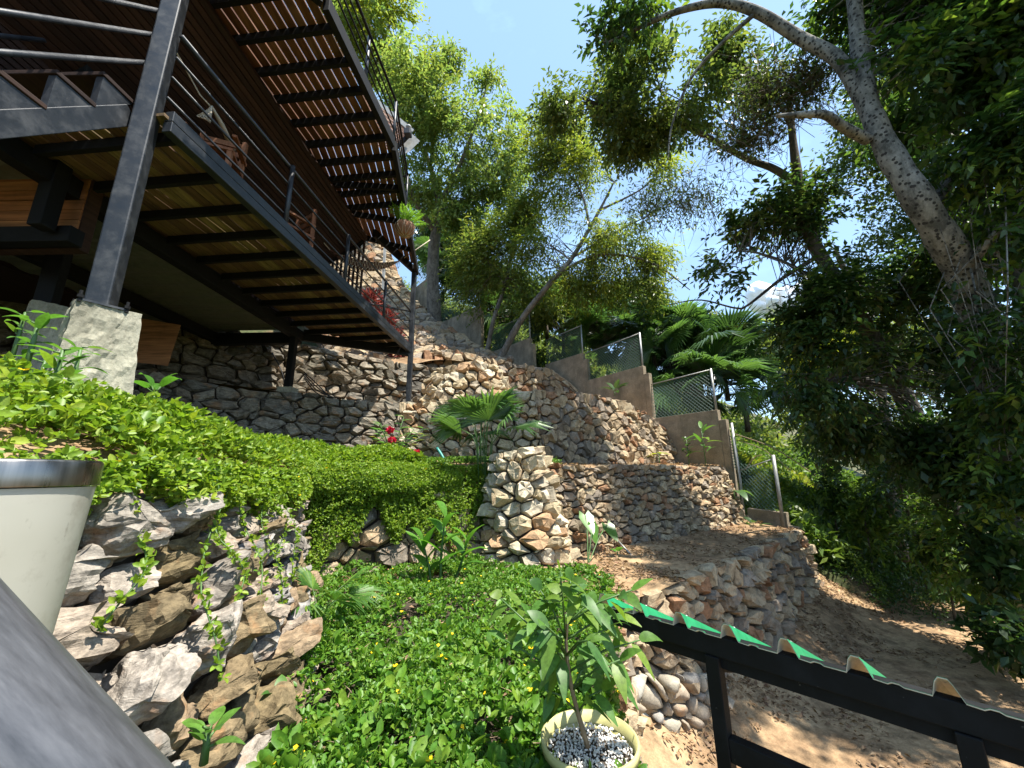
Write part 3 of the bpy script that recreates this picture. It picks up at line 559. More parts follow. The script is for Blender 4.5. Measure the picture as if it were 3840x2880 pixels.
# railing of the lower deck: top pipe, three bars, round posts, return at the far end
RH = [0.22, 0.46, 0.70, 0.97]
for i, h in enumerate(RH):
    r_ = 0.024 if i == 3 else 0.014
    MB().tube([A3(NP[0]+0.1, 2.9, ZL+0.17+h), E1+A3(0, 0, 0.17+h)], r_, 8).build('rail', M_steel, deck, True)
    MB().tube([E1+A3(0, 0, 0.17+h), A3(XI+0.7, 8.75, ZL+0.17+h)], r_, 8).build('rail', M_steel, deck, True)
for y in (4.55, 6.15, 7.85):
    MB().tube([A3(ex(y), y, ZL+0.16), A3(ex(y), y, ZL+0.17+0.97)], 0.032, 10).build('railing_post', M_steel, deck, True)
MB().box(ex(2.9)-0.07, ex(2.9)-0.02, 2.9, 9.4, ZL+0.163, ZL+0.176).build('plank_edge', M_deckold, deck)
# posts and pedestals
post = thing('deck_post', 'tall square black steel post standing on the rough concrete pedestal', 'post', NP, 'steel posts carrying the decks')
MB().bar(NP-A3(0, 0, 0.03), NP+A3(0, 0, 4.6), 0.15, 0.15, (0.42, -0.9, 0)).build('shaft', M_steel, post, bevel=0.012)
bpl = MB().bar(NP+A3(0, 0, -0.005), NP+A3(0, 0, 0.012), 0.26, 0.26, (0.56, 0.83, 0)).build('base_plate', M_steel, post)
for sx, sy in ((-1, -1), (1, -1), (-1, 1), (1, 1)):
    p = NP+A3(0.56, 0.83, 0)*0.13*sx+A3(0.83, -0.56, 0)*0.13*sy
    MB().tube([p-A3(0, 0, 0.02), p+A3(0, 0, 0.07)], 0.011, 8).tube([p+A3(0, 0, 0.012), p+A3(0, 0, 0.035)], 0.02, 6).build('anchor_bolt', M_steeld, bpl)
def pedestal(label, c, half, z0, z1, seed, fl=0.06, nrm=(0.83, -0.56), group='concrete pedestals under the posts'):
    n = np.array([*nrm, 0], float); n /= np.linalg.norm(n); t = np.array([-n[1], n[0], 0]); 
    N_ = 26; V = []
    for k in range(N_+1):
        f_ = k/N_; z = z0+(z1-z0)*f_; h = half+fl*(1-f_)
        for s_ in range(4):
            for m in range(N_):
                q = -1+2*m/N_
                a = [t*q+n, n*(-q)+t, t*(-q)-n, n*q-t][s_]
                p3 = A3(c[0], c[1], z)+a*h; d = 0.014*noise.noise(Vector(p3*9))+0.011*noise.noise(Vector(p3*27))+0.007*noise.noise(Vector(p3*60)); p3 = p3+(a/np.linalg.norm(a))*d
                if k == N_: p3[2] += 0.012*noise.noise(Vector(p3*14))
                V.append(p3)
    n4 = 4*N_; Fq = [(k*n4+i, k*n4+(i+1) % n4, (k+1)*n4+(i+1) % n4, (k+1)*n4+i) for k in range(N_) for i in range(n4)]
    V.append(A3(c[0], c[1], z1)); Fq += [(N_*n4+i, N_*n4+(i+1) % n4, len(V)-1) for i in range(n4)]
    return tag(mk('concrete_pedestal', V, Fq, M_ped), label, 'pedestal', group)
pedestal('large rough cast concrete pedestal, sunlit, under the near steel post', A3(-3.33, 2.93, 0), 0.185, 0.25, 1.35, 1)
pedestal('dim concrete pedestal under the deck behind the large sunlit pedestal', py(45, 335, 4.2), 0.17, 0.45, py(45, 308, 4.2)[2], 2)
pedestal('small concrete footing of the far deck post', A3(FP[0], FP[1], 0), 0.14, 1.35, 1.80, 3, 0.02)
p2 = py(45, 308, 4.2); pst = thing('deck_post', 'dim black steel post behind the tall near post', 'post', p2, 'steel posts carrying the decks')
MB().bar(p2-A3(0, 0, 0.02), A3(p2[0], p2[1], 3.15), 0.16, 0.16, (0.42, -0.9, 0)).build('shaft', M_steeld, pst, bevel=0.01)
p3 = A3(XI, 7.95, 1.85); pst = thing('deck_post', 'short black post under the inner beam before the dark rear wall', 'post', p3, 'steel posts carrying the decks')
MB().bar(p3, A3(p3[0], p3[1], ZL-0.1), 0.13, 0.13, (0, 1, 0)).build('shaft', M_steeld, pst, bevel=0.01)
pedestal('low concrete block under the short inner post', A3(p3[0], p3[1], 0), 0.15, 1.2, 1.86, 4, 0.02, (0, -1))
pst = thing('deck_post', 'slender far post rising from its footing to the upper deck corner', 'post', FP, 'steel posts carrying the decks')
MB().bar(FP-A3(0, 0, 0.02), FP+A3(0, 0, 4.9-1.2), 0.12, 0.12, (0, 1, 0)).build('shaft', M_steel, pst, bevel=0.008)
# upper deck: outline with a kink and a pointed far end
K0, K1, K2, K3 = pz(324, 7, ZU), pz(393, 149, ZU), pz(417, 276, ZU), pz(373, 236, ZU)
XW = -4.9
udk = thing('upper_deck', 'upper deck seen from below, red brown planks with light between them', 'deck', K1)
def ux(y):   # outer edge x at y
    if y < K1[1]: return K0[0]+(K1[0]-K0[0])*(y-K0[1])/(K1[1]-K0[1])
    return K1[0]+(K2[0]-K1[0])*(y-K1[1])/(K2[1]-K1[1])
for a, b in ((K0, K1), (K1, K2), (K2, K3), (K0, A3(K0[0]-0.35, K0[1]-0.35, ZU)), (A3(K0[0]-0.35, K0[1]-0.35, ZU), A3(-6, K0[1]-0.5, ZU))):
    d = (b-a)/np.linalg.norm(b-a)
    MB().bar(a+A3(0, 0, 0.1)+d*0.03, b+A3(0, 0, 0.1)-d*0.03, 0.08, 0.2).build('edge_beam', M_steeld, udk, bevel=0.006)
ys = [K0[1]-0.1+0.405*k for k in range(10)]
for y in ys:
    MB().bar((XW, y+0.26, ZU+0.13), (ux(y)-0.05, y, ZU+0.13), 0.055, 0.12).build('joist', M_steeld, udk, bevel=0.004)
for q in (0.25, 0.5, 0.75):   # fanned joists at the pointed end
    a = K2+(K1+A3(0, 1.6, 0)-K2)*0.0; b = A3(XW, K3[1]-2.2*q, ZU+0.13)
    MB().bar(K2+(K1-K2)*q+A3(-0.05, 0, 0.13), b, 0.055, 0.12).build('joist', M_steeld, udk, bevel=0.004)
UP = 0.133
for k in range(21):
    xo = 0.08+k*UP; y0 = K0[1]-0.6
    def xk(y): return ux(y)-xo
    pts = [A3(xk(y0), y0, ZU+0.205), A3(xk(K1[1]), K1[1], ZU+0.205)]
    yend = K2[1]-0.25-xo*1.15
    if yend > K1[1]: pts.append(A3(xk(yend), yend, ZU+0.205))
    B = MB()
    for a, b in zip(pts[:-1], pts[1:]): B.bar(a, b, UP-0.017, 0.026)
    B.build('plank', M_deckwood, udk)
# upper railing
rk0, rk1 = K0+A3(0, 0, 0.2), K1+A3(0, 0, 0.2); rk2 = K1+(K2-K1)*0.40+A3(0, 0, 0.2)
for i, h in enumerate((0.18, 0.38, 0.58, 0.80)):
    r_ = 0.022 if i == 3 else 0.013; B = MB(); up = A3(0, 0, h)
    B.tube([rk0+up-A3(0.02, 0.9, 0), rk1+up, rk2+up, rk2+up+A3(-0.9, 0.25, 0)], r_, 8).build('rail', M_steeld, udk, True)
for p in (rk0+(rk1-rk0)*0.5, rk1, rk2, rk0):
    MB().tube([p-A3(0, 0, 0.05), p+A3(0, 0, 0.81)], 0.024, 10).build('railing_post', M_steel, udk, True)
# slatted house wall and ceiling behind the railing
hs = thing('slatted_house_wall', 'dark reddish brown slatted house wall behind the lower deck railing', 'wall', (XW, 5, ZL))
MB().box(XW-0.30, XW-0.02, 0.2, 8.3, ZL+0.2, ZU+0.2).build('wall_core', M_slat, hs)
for k in range(15):
    z = ZL+0.28+k*0.078
    MB().box(XW-0.02, XW+0.012, 0.2, 8.3, z, z+0.062).build('slat', M_slat, hs)
for k in range(24):   # sloping slatted soffit between wall and upper deck
    f_ = k/24; g_ = (k+0.78)/24; za, zb_ = ZU-0.03-1.05*f_, ZU-0.03-1.05*g_; o0, o1 = -1.45*f_, -1.45*g_
    MB().hexa([(-3.5+o0, 2.2, za), (-3.5+o1, 2.2, zb_), (-3.28+o1, 7.9, zb_), (-3.28+o0, 7.9, za), (-3.5+o0, 2.2, za+0.03), (-3.5+o1, 2.2, zb_+0.03), (-3.28+o1, 7.9, zb_+0.03), (-3.28+o0, 7.9, za+0.03)]).build('soffit_slat', M_slat, hs)
MB().hexa([(-3.52, 2.2, ZU+0.03), (-4.95, 2.2, ZU-1.0), (-4.75, 7.9, ZU-1.0), (-3.3, 7.9, ZU+0.03), (-3.52, 2.2, ZU+0.06), (-4.95, 2.2, ZU-0.97), (-4.75, 7.9, ZU-0.97), (-3.3, 7.9, ZU+0.06)]).build('soffit_core', M_slat, hs)
MB().bar((-3.4, 7.9, ZU-0.06), (-4.9, 7.9, ZU-1.1), 0.1, 0.14).build('soffit_end_beam', M_steeld, hs)
for k in range(16):   # screen of upright battens closing the far end
    x = -4.85+k*0.098; MB().bar((x, 7.96, ZL+0.2), (x, 7.96, ZU-0.02), 0.035, 0.05, (0, 1, 0)).build('batten', M_slat, hs)
MB().box(XW-0.015, XW+0.03, 4.2, 4.34, ZL+0.2, ZU).build('door_frame', M_chair, hs)
MB().box(XW-0.015, XW+0.03, 5.1, 5.24, ZL+0.2, ZU).build('door_frame', M_chair, hs)
for k in range(7):
    y = 6.0+k*0.13; MB().box(XW+0.02, XW+0.045, y, y+0.06, ZL+0.2, ZU+0.1).build('slat', M_slat, hs)
# lower wood wall beyond the stair, window, beam
lw = thing('lower_house_wall', 'orange brown boarded house wall behind the open stair', 'wall', (-6, 3.6, 2.4))
for k in range(22):
    z = 2.62+k*0.125
    if 3.35 < z < 3.5: pass
    MB().box(-9.0, -4.62, 3.6+0.002*(k % 3), 3.63, z, z+0.117).build('board', M_orange, lw)
MB().box(-9.0, -4.6, 3.62, 3.75, 2.42, 5.4).build('wall_core', M_slat, lw)
MB().box(-9.0, -4.55, 3.5, 3.64, 2.42, 2.6).build('sill_beam', M_steeld, lw, bevel=0.006)
wfr = MB().box(-6.3, -5.35, 3.57, 3.6, 4.0, 4.55).build('window_frame', M_chair, lw)
MB().box(-6.22, -5.43, 3.562, 3.568, 4.05, 4.5).build('pane', mat_simple('curtained_pane', (0.35, 0.30, 0.22), 0.4), wfr)
MB().bar((-4.72, 3.4, 2.5), (-4.72, 3.4, 5.4), 0.14, 0.14, (0, 1, 0)).build('wall_post', M_steeld, lw, bevel=0.008)
# soffit ceiling over the stair
cl = thing('porch_ceiling', 'dark slatted porch ceiling high above the stair', 'ceiling', (-6, 3, 5.45))
for k in range(24):
    x = -7.4+k*0.105
    MB().box(x, x+0.085, -0.5, 3.6, ZU+0.02, ZU+0.045).build('slat', M_slat, cl)
MB().box(-7.5, -4.85, -0.5, 3.6, ZU+0.05, ZU+0.09).build('ceiling_core', M_slat, cl)
# open stair
stx = -3.42; k_up = 1.22
stair = thing('steel_stair', 'open black steel stair with thick timber treads rising to the lower deck', 'stair', (stx-0.45, 1.2, 1.2))
s1 = A3(stx, 2.82, 3.22); s0 = A3(stx, 0.9, 3.22-k_up*1.92)
for xo in (0.0, -0.95):
    o_ = A3(xo, 0, 0); MB().bar(s0+o_, s1+o_, 0.07, 0.16, (0, -k_up, 1)).build('stringer', M_steel, stair, bevel=0.005)
dy = 0.27
for k in range(7):
    yb = 2.80-dy*k; zb = 3.22-k_up*(2.82-yb)+0.12
    for xo in (0.0, -0.95):
        x0, x1 = stx+xo-0.03, stx+xo+0.03; B = MB()
        B.add([(x0, yb, zb), (x0, yb-dy*0.93, zb), (x0, yb-dy*0.93, zb-dy*k_up*0.93), (x1, yb, zb), (x1, yb-dy*0.93, zb), (x1, yb-dy*0.93, zb-dy*k_up*0.93)], [(0, 1, 2), (3, 5, 4), (0, 3, 4, 1), (1, 4, 5, 2), (2, 5, 3, 0)])
        B.build('tread_bracket', M_steel, stair)
    MB().box(stx-0.99, stx+0.04, yb-dy*0.98, yb+0.02, zb+0.003, zb+0.042).build('tread', M_slat, stair, bevel=0.006)
for h in (0.50, 0.84, 1.14):
    MB().tube([s1+A3(0.06, 0.0, h+0.1), s0+A3(0.06, 0, h+0.1)], 0.021, 10).build('rail', M_steel, stair, True)
for xo, h in ((-1.0, 0.9), (-1.0, 0.5)): MB().tube([s1+A3(xo, 0, h), s0+A3(xo, 0, h)], 0.02, 8).build('rail', M_steel, stair, True)
# roof eave seen past the upper railing
ev = thing('roof_eave', 'boarded underside of a roof eave with pale edge past the upper railing', 'roof', py(393, 120, 9))
q = [py(368, 94, 8.6), py(409, 130, 8.6), py(394, 152, 8.6), py(350, 140, 8.0)]
for k in range(14):
    f0_, f1_ = k/14, (k+0.88)/14
    a, b = q[0]+(q[3]-q[0])*f0_, q[1]+(q[2]-q[1])*f0_; c, d = q[1]+(q[2]-q[1])*f1_, q[0]+(q[3]-q[0])*f1_; up = A3(0, 0.03, 0.03)
    MB().hexa([a, b, c, d, a+up, b+up, c+up, d+up]).build('board', M_deckwood, ev)
MB().bar(q[0], q[1]+A3(0.1, 0, -0.05), 0.03, 0.12).build('fascia', M_fascia, ev)
MB().hexa([py(409, 131, 8.6), py(420, 141, 8.6), py(409, 152, 8.6), py(395, 158, 8.6), py(409, 131, 8.7), py(420, 141, 8.7), py(409, 152, 8.7), py(395, 158, 8.7)]).build('gutter_sheet', M_fascia, ev)
MB().bar(py(393, 151, 8.5), py(410, 134, 8.5), 0.07, 0.09).build('rafter_end', M_steeld, ev)
lampo = thing('eave_lamp', 'small black floodlight fixed under the roof eave', 'lamp', py(408, 133, 8.4))
MB().box(*[v for k in range(3) for v in (py(408, 133, 8.4)[k]-0.09, py(408, 133, 8.4)[k]+0.09)]).build('housing', M_black, lampo, bevel=0.02)
MB().lathe(py(408.5, 127.5, 8.4), [(0.0, -0.04), (0.07, -0.02), (0.075, 0.03), (0.06, 0.05), (0.0, 0.055)], 12).build('bulb', M_fascia, lampo, True)
# wooden chairs on the deck
def chair(p, rot, label):
    t = thing('wooden_chair', label, 'chair', p, 'wooden chairs on the lower deck')
    def P(x, y, z): return p+A3(x*math.cos(rot)-y*math.sin(rot), x*math.sin(rot)+y*math.cos(rot), z)
    for x, y, h in ((-0.22, -0.22, 0.45), (0.22, -0.22, 0.45), (-0.22, 0.22, 0.95), (0.22, 0.22, 0.95)):
        MB().bar(P(x, y, 0), P(x, y, h), 0.05, 0.05, (1, 0.3, 0)).build('leg', M_chair, t)
    MB().bar(P(-0.25, 0, 0.44), P(0.25, 0, 0.44), 0.5, 0.035).build('seat', M_chair, t)
    for z in (0.62, 0.75, 0.88): MB().bar(P(-0.24, 0.22, z), P(0.24, 0.22, z), 0.02, 0.07).build('back_slat', M_chair, t)
    for s_ in (-1, 1): MB().bar(P(0.24*s_, -0.24, 0.64), P(0.24*s_, 0.24, 0.64), 0.05, 0.03).build('armrest', M_chair, t)
ZD = ZL+0.165
chair(A3(-3.52, 3.85, ZD), 0.4, 'red brown wooden chair beside the knotted hammock rope'); chair(A3(-3.45, 5.35, ZD), -0.5, 'red brown wooden chair farther along the deck railing')
# hammock slung along the deck
hm = thing('hammock', 'brown striped fringed hammock slung above the far end of the deck', 'hammock', A3(-3.2, 8, 3.9))
ha, hb = py(330, 250, 7.4), py(404, 258, 9.0); V = []; Fq = []
n = 26
for i in range(n+1):
    f_ = i/n; c = ha+(hb-ha)*f_; w = 0.26*math.sin(math.pi*f_)+0.012; sag = -0.42*(1-(2*f_-1)**2)
    for j in range(9):
        g = -1+j/4; V.append(c+A3(g*w*0.7, -g*w*0.5, sag+abs(g)**2*w*0.5))
for i in range(n):
    for j in range(8): Fq.append((i*9+j, (i+1)*9+j, (i+1)*9+j+1, i*9+j+1))
def mat_hammock():
    m, N, L, Bs = nmat('striped_cotton'); co = n_obj(N); w = N.new('ShaderNodeTexWave'); w.inputs['Scale'].default_value = 9; w.bands_direction = 'Z'; L.new(co, w.inputs[0])
    L.new(n_ramp(N, L, w.outputs[0], [(0.3, (0.05, 0.022, 0.018)), (0.7, (0.16, 0.08, 0.07))]), Bs.inputs[0]); Bs.inputs['Roughness'].default_value = 0.9; return m
mk('cloth', V, Fq, mat_hammock(), hm, True)
B = MB()
for i in range(3, n-2):
    p = V[i*9+8]
    for d in (-0.3, 0.3): B.tube([p, p+A3(d*0.1, 0.03, -0.14), p+A3(-d*0.05, -0.02, -0.24)], 0.006, 4)
B.build('fringe', M_rope, hm)['kind'] = 'stuff'
MB().tube([hb, py(430, 240, 9.3)], 0.012, 6).build('rope', M_rope, hm, True); MB().tube([ha, py(300, 215, 7.0)], 0.012, 6).build('rope', M_rope, hm, True)
rp_ = thing('rope_hank', 'pale rope hung in a knotted hank from the deck railing', 'rope', py(205, 115, 3.6))
for k in range(5):
    a = py(198+3*k, 112, 3.75-0.02*k); b = py(212, 106, 3.75)
    MB().tube(spline([b, (a+b)/2+A3(0, 0, -0.05-0.015*k), a+A3(0, 0, -0.06), (a+b)/2+A3(0.02, 0, -0.12-0.02*k), b], 14), 0.008, 6).build('strand', M_rope, rp_, True)
MB().tube([py(174, 48, 3.3), py(185, 68, 3.5), py(200, 95, 3.7), py(212, 108, 3.75)], 0.009, 6).build('tail', M_rope, rp_, True)
MB().tube([py(212, 107, 3.75), py(222, 125, 3.95), py(233, 150, 4.2)], [0.014, 0.03, 0.04], 8).build('tassel', M_rope, rp_, True)
# board, hose and white post
lb = py(160, 345, 6.1)
tag(MB().hexa([py(133, 362, 6.3), py(168, 366, 6.3), py(168, 366, 6.36), py(133, 362, 6.36), py(133, 317, 6.5), py(181, 325, 6.5), py(181, 325, 6.56), py(133, 317, 6.56)]).build('timber_board', M_orange, None, bevel=0.01), 'wide orange brown timber board leaning behind the sunlit pedestal', 'board')
tag(MB().tube(spline([py(272, 353, 8.6), py(282, 372, 8.6), py(284, 390, 8.6), py(278, 402, 8.6)], 14), 0.014, 8).build('black_hose', M_black, None, True), 'thin black hose hanging in front of the dark rear wall', 'hose')
for k in range(4):
    tag(MB().tube(spline([py(304, 372+2*k, 7.8), py(318, 385+3*k, 7.7), py(330+3*k, 398, 7.7)], 10), 0.011, 6).build('drooping_cable', M_black, None, True), ['topmost dark cable drooping beside the short inner post', 'second dark cable drooping beside the short inner post', 'third dark cable drooping beside the short inner post', 'lowest dark cable drooping beside the short inner post'][k], 'cable', 'cables by the inner post')
tag(MB().bar(py(383, 290, 10.5), py(385, 246, 10.5), 0.07, 0.07, (0, 1, 0)).build('white_post', M_fascia, None), 'slim white post behind the deck railing near the hammock end', 'post')
# hanging fern basket
hp = py(405, 228, 6.9)
fb = thing('hanging_fern', 'bright green fern in a round netted basket hanging from the upper deck', 'fern', hp)
bk = MB().lathe(hp, [(0.014, -0.19), (0.11, -0.17), (0.18, -0.08), (0.20, 0.015), (0.175, 0.08), (0.03, 0.08)], 18).build('basket', mat_simple('coir_basket', (0.28, 0.13, 0.07), 0.9, bump=0.4), fb, True)
B = MB()
for k in range(9):
    a = 2*math.pi*k/9
    for sg in (1, -1):
        B.tube([hp+A3(r_*1.02*math.cos(a+sg*z*1.6), r_*1.02*math.sin(a+sg*z*1.6), z) for r_, z in ((0.014, -0.194), (0.113, -0.17), (0.184, -0.08), (0.204, 0.015), (0.178, 0.08))], 0.004, 4)
B.build('net_strings', M_rope, bk)
B = MB()
for k in range(3): a = 2.1*k; B.tube([hp+A3(0.17*math.cos(a), 0.17*math.sin(a), 0.08), A3(hp[0], hp[1], ZU+0.05)], 0.005, 4)
B.build('hanger_wire', M_wire, bk)

# house body and roof behind the decks, added to shade the rear wall
hb_ = thing('house_body', 'dark timber house body and roof added for shade above the decks, mostly out of view', 'house', (-8, 4, 3.2))
MB().box(-14, -7.7, -1.0, 8.0, ZL+0.1, ZL+0.3).build('floor_slab', M_slat, hb_)
MB().box(-14, -4.95, -1.5, 9.0, 7.9, 8.1).build('roof', M_slat, hb_)
MB().box(-14, -5.1, 8.35, 8.5, ZL+0.3, 7.9).build('end_wall', M_slat, hb_)
MB().box(-5.25, -5.1, 3.7, 8.35, ZU+0.25, 7.9).build('upper_wall', M_slat, hb_)

# ------------------------------------------------------------------ near things: stair rail, bollard planter, roofed gate, potted shrub
d0 = pt(-60, 690, 0.19); d1 = pt(110, 865, 0.20); dd = Vector((d1-d0)/np.linalg.norm(d1-d0))
hr = MB().tube([(-0.6, 0, 0), (0, 0, 0), (0.6, 0, 0)], 0.036, 48).build('handrail', M_rail, None, True)
hr.matrix_world = Matrix.Translation(Vector(d0)) @ dd.to_track_quat('X', 'Z').to_matrix().to_4x4()
tag(hr, 'worn grey steel pipe handrail crossing the lower corner right before the viewer', 'handrail')
bc = pt(-9, 461, 0.70)
bp = thing('tapered_bin', 'tall tapered off white bin with brushed steel rim lid', 'bin', (bc[0], bc[1], -1.5))
kk = 0.70/0.86
MB().lathe(bc, [(0.02, -1.4), (0.085*kk, -1.4), (0.09*kk, -1.35), (0.171*kk, -0.066*kk), (0.172*kk, -0.06*kk)], 64).build('body', M_grime, bp, True)
MB().lathe(bc, [(r_*kk, z*kk) for r_, z in ((0.170, -0.058), (0.1765, -0.058), (0.177, -0.056), (0.177, -0.006), (0.174, -0.001), (0.168, 0.0), (0.02, 0.0005), (0.0, 0.0005))], 64).build('rim_lid', M_inox, bp, True)
# gate with a strip of green corrugated roofing
ga, gb = pt(606, 601, 2.2), pt(957, 683, 1.25); zg = -0.70
ga = A3(ga[0], ga[1], zg); gb = A3(gb[0], gb[1], zg); gd = (gb-ga)/np.linalg.norm(gb-ga); gn = A3(-gd[1], gd[0], 0); gn = gn if gn[1] > 0 else -gn
gate = thing('roofed_gate', 'black steel gate frame capped with a strip of green corrugated roofing', 'gate', A3(1.0, 1.9, -2.8))
gl = 2.3
def G(k, n_=0.0, z=0.0): return ga+gd*k+gn*n_+A3(0, 0, z)
MB().bar(G(0.02, 0, -0.075), G(gl, 0, -0.075), 0.05, 0.085).build('top_beam', M_steeld, gate, bevel=0.004)
MB().bar(G(0.22, 0.02, -0.145), G(gl, 0.02, -0.145), 0.04, 0.05).build('under_beam', M_steeld, gate, bevel=0.003)
for n_ in (0.42,): MB().bar(G(0.02, n_, -0.28), G(gl, n_, -0.28), 0.04, 0.05).build('rear_purlin', M_steeld, gate, bevel=0.003)
def find_k(u_target, z):
    best = None
    for k in np.linspace(0, gl, 400):
        p = G(k, 0, z); zc = p @ cf; uu = 512+F*(p @ cr)/zc
        if best is None or abs(uu-u_target) < best[0]: best = (abs(uu-u_target), k)
    return best[1]
k1 = find_k(716, -0.2); k2 = find_k(975, -0.2)
for k in (k1, k2):
    MB().bar(G(k, 0.0, -0.12), G(k, 0.0, -2.1), 0.06, 0.06, gn).build('gate_post', M_steeld, gate, bevel=0.004)
    MB().bar(G(k, 0.0, -0.16), G(k, 0.42, -0.30), 0.04, 0.05).build('bracket', M_steeld, gate, bevel=0.003)
MB().bar(G(k1+0.03, 0, -0.47), G(k2-0.03, 0, -0.47), 0.05, 0.09).build('cross_rail', M_steeld, gate, bevel=0.004)
MB().bar(G(k1+0.03, 0, -1.35), G(k2-0.03, 0, -1.35), 0.05, 0.08).build('cross_rail', M_steeld, gate, bevel=0.004)
for k in np.arange(k1+0.12, k2-0.05, 0.12): MB().bar(G(k, 0, -1.31), G(k, 0, -2.05), 0.02, 0.02, gn).build('gate_bar', M_steeld, gate)
prof = []; k = -0.03; pitch = 0.218; hgt = 0.06
while k < gl:
    prof += [(k, 0), (k+0.012, hgt*0.75), (k+0.022, hgt), (k+0.044, hgt), (k+0.054, hgt*0.75), (k+0.074, 0.002), (k+0.11, -0.001), (k+0.122, 0.006), (k+0.14, 0.006), (k+0.152, 0), (k+pitch-0.004, 0)]; k += pitch
def sheet(dz, mat, name, th):
    V = []; m = len(prof); sl = math.tan(math.radians(24)); wd = 0.5
    for n_ in (-0.035, wd):
        for kk, h in prof: V.append(G(kk, n_, h+dz-0.026-(n_+0.035)*sl))
    for n_ in (-0.035, wd):
        for kk, h in prof: V.append(G(kk, n_, h+dz-0.026-th-(n_+0.035)*sl))
    Fq = [(i, i+1, m+i+1, m+i) for i in range(m-1)]+[(2*m+i+1, 2*m+i, 3*m+i, 3*m+i+1) for i in range(m-1)]+[(i+1, i, 2*m+i, 2*m+i+1) for i in range(m-1)]
    return mk(name, V, Fq, mat, gate)
M_green = mat_simple('green_painted_sheet', (0.02, 0.22, 0.085), 0.35, 0, 0.2, 20); M_cream = mat_simple('cream_sheet_back', (0.62, 0.58, 0.47), 0.6, 0, 0.15)
rsh = sheet(0.0, M_green, 'green_roof_sheet', 0.0012); sheet(-0.0018, M_cream, 'cream_sheet_underside', 0.003)
for kk, h in prof[2::11]:
    p = G(kk+0.01, 0.05, hgt-0.026-0.04); MB().lathe(p, [(0.0, 0.008), (0.006, 0.006), (0.009, 0.0)], 8).build('roof_screw', M_galv, rsh, True)

# ------------------------------------------------------------------ foliage helpers
def unit(a): return a/(np.linalg.norm(a, axis=-1, keepdims=True)+1e-9)
def leaf_quads(P, D, N, L, Wd, fold=0.18, droop=0.12):
    D = unit(D); S = unit(np.cross(D, N)); N = np.cross(S, D); L = np.asarray(L)[:, None]; Wd = np.asarray(Wd)[:, None]
    v1 = P+D*L*0.45+S*Wd/2+N*fold*Wd; v2 = P+D*L-N*L*droop; v3 = P+D*L*0.45-S*Wd/2+N*fold*Wd
    V = np.stack([P, v1, v2, v3], 1).reshape(-1, 3); Fq = np.arange(len(V)).reshape(-1, 4); return V, Fq
def leaf_ovals(P, D, N, L, Wd, fold=0.12, droop=0.15):   # six outline points, quads joined along the midrib
    D = unit(D); S = unit(np.cross(D, N)); N = np.cross(S, D); L = np.asarray(L)[:, None]; Wd = np.asarray(Wd)[:, None]
    a = P; b = P+D*L*0.3+S*Wd*0.46+N*fold*Wd; c = P+D*L*0.72+S*Wd*0.40+N*(fold*Wd-droop*L*0.35); t = P+D*L-N*droop*L
    d = P+D*L*0.72-S*Wd*0.40+N*(fold*Wd-droop*L*0.35); e = P+D*L*0.3-S*Wd*0.46+N*fold*Wd
    V = np.stack([a, b, c, t, d, e], 1).reshape(-1, 3); k = np.arange(len(P))[:, None]*6
    Fq = np.concatenate([k+np.array([[0, 1, 2, 3]]), k+np.array([[0, 3, 4, 5]])], 1).reshape(-1, 4); return V, Fq
def rnd_dir(rng, n): return unit(rng.normal(size=(n, 3)))
def big_leaf(B, base, d, n, L, Wd, droop=0.25, fold=0.10, seg=7, wave=0.0, heart=False):   # broad leaf as a bent strip with a midrib
    d = unit(np.array(d, float)); n = np.array(n, float); s = unit(np.cross(d, n)); n = np.cross(s, d); V = []; ph = random.random()*6
    for i in range(seg+1):
        f_ = i/seg; w = math.sin(math.pi*min(1, (f_*0.93+0.07))**0.8)**0.9*Wd/2 if not heart else Wd/2*(1-f_)**0.62*(1.0 if f_ > 0.02 else 0.75)
        if i == seg: w = 0.002
        c = base+d*L*f_*(1-0.12*droop*f_)-A3(0, 0, 1)*droop*L*f_*f_
        wv = wave*Wd*math.sin(6*f_+ph)
        V += [c-s*w+n*(fold*w*2+wv), c, c+s*w+n*(fold*w*2-wv)]
    if heart: V += [base-d*L*0.22-s*Wd*0.28+n*0.02, base-d*L*0.22+s*Wd*0.28+n*0.02]
    Fs = []
    for i in range(seg):
        a = 3*i; Fs += [(a, a+1, a+4, a+3), (a+1, a+2, a+5, a+4)]
    if heart: m = 3*(seg+1); Fs += [(m, 1, 0), (1, m+1, 2)]
    B.add(V, Fs)
def fan_leaf(B, c, d, n, R_, nseg=22, spread=2.5, droop=0.25, rng=None):   # fan palm blade: folded strips from one hub
    d = unit(np.array(d, float)); n = np.array(n, float); s = unit(np.cross(d, n)); n = np.cross(s, d)
    for k in range(nseg):
        a = (k/(nseg-1)-0.5)*spread; e = d*math.cos(a)+s*math.sin(a); t = -d*math.sin(a)+s*math.cos(a)
        Lk = R_*(1-0.22*abs(a/spread*2)**2)*(0.92+0.14*(rng.random() if rng is not None else 0.5)); w = R_*spread/nseg*0.52; dr = droop*(0.7+0.6*(rng.random() if rng is not None else 0.5))
        p1 = c+e*Lk*0.62-A3(0, 0, 1)*dr*Lk*0.25; p2 = c+e*Lk-A3(0, 0, 1)*dr*Lk
        B.add([c, p1-t*w*0.62, p1+n*w*0.5, p1+t*w*0.62, p2], [(0, 1, 2), (0, 2, 3), (1, 4, 2), (2, 4, 3)])
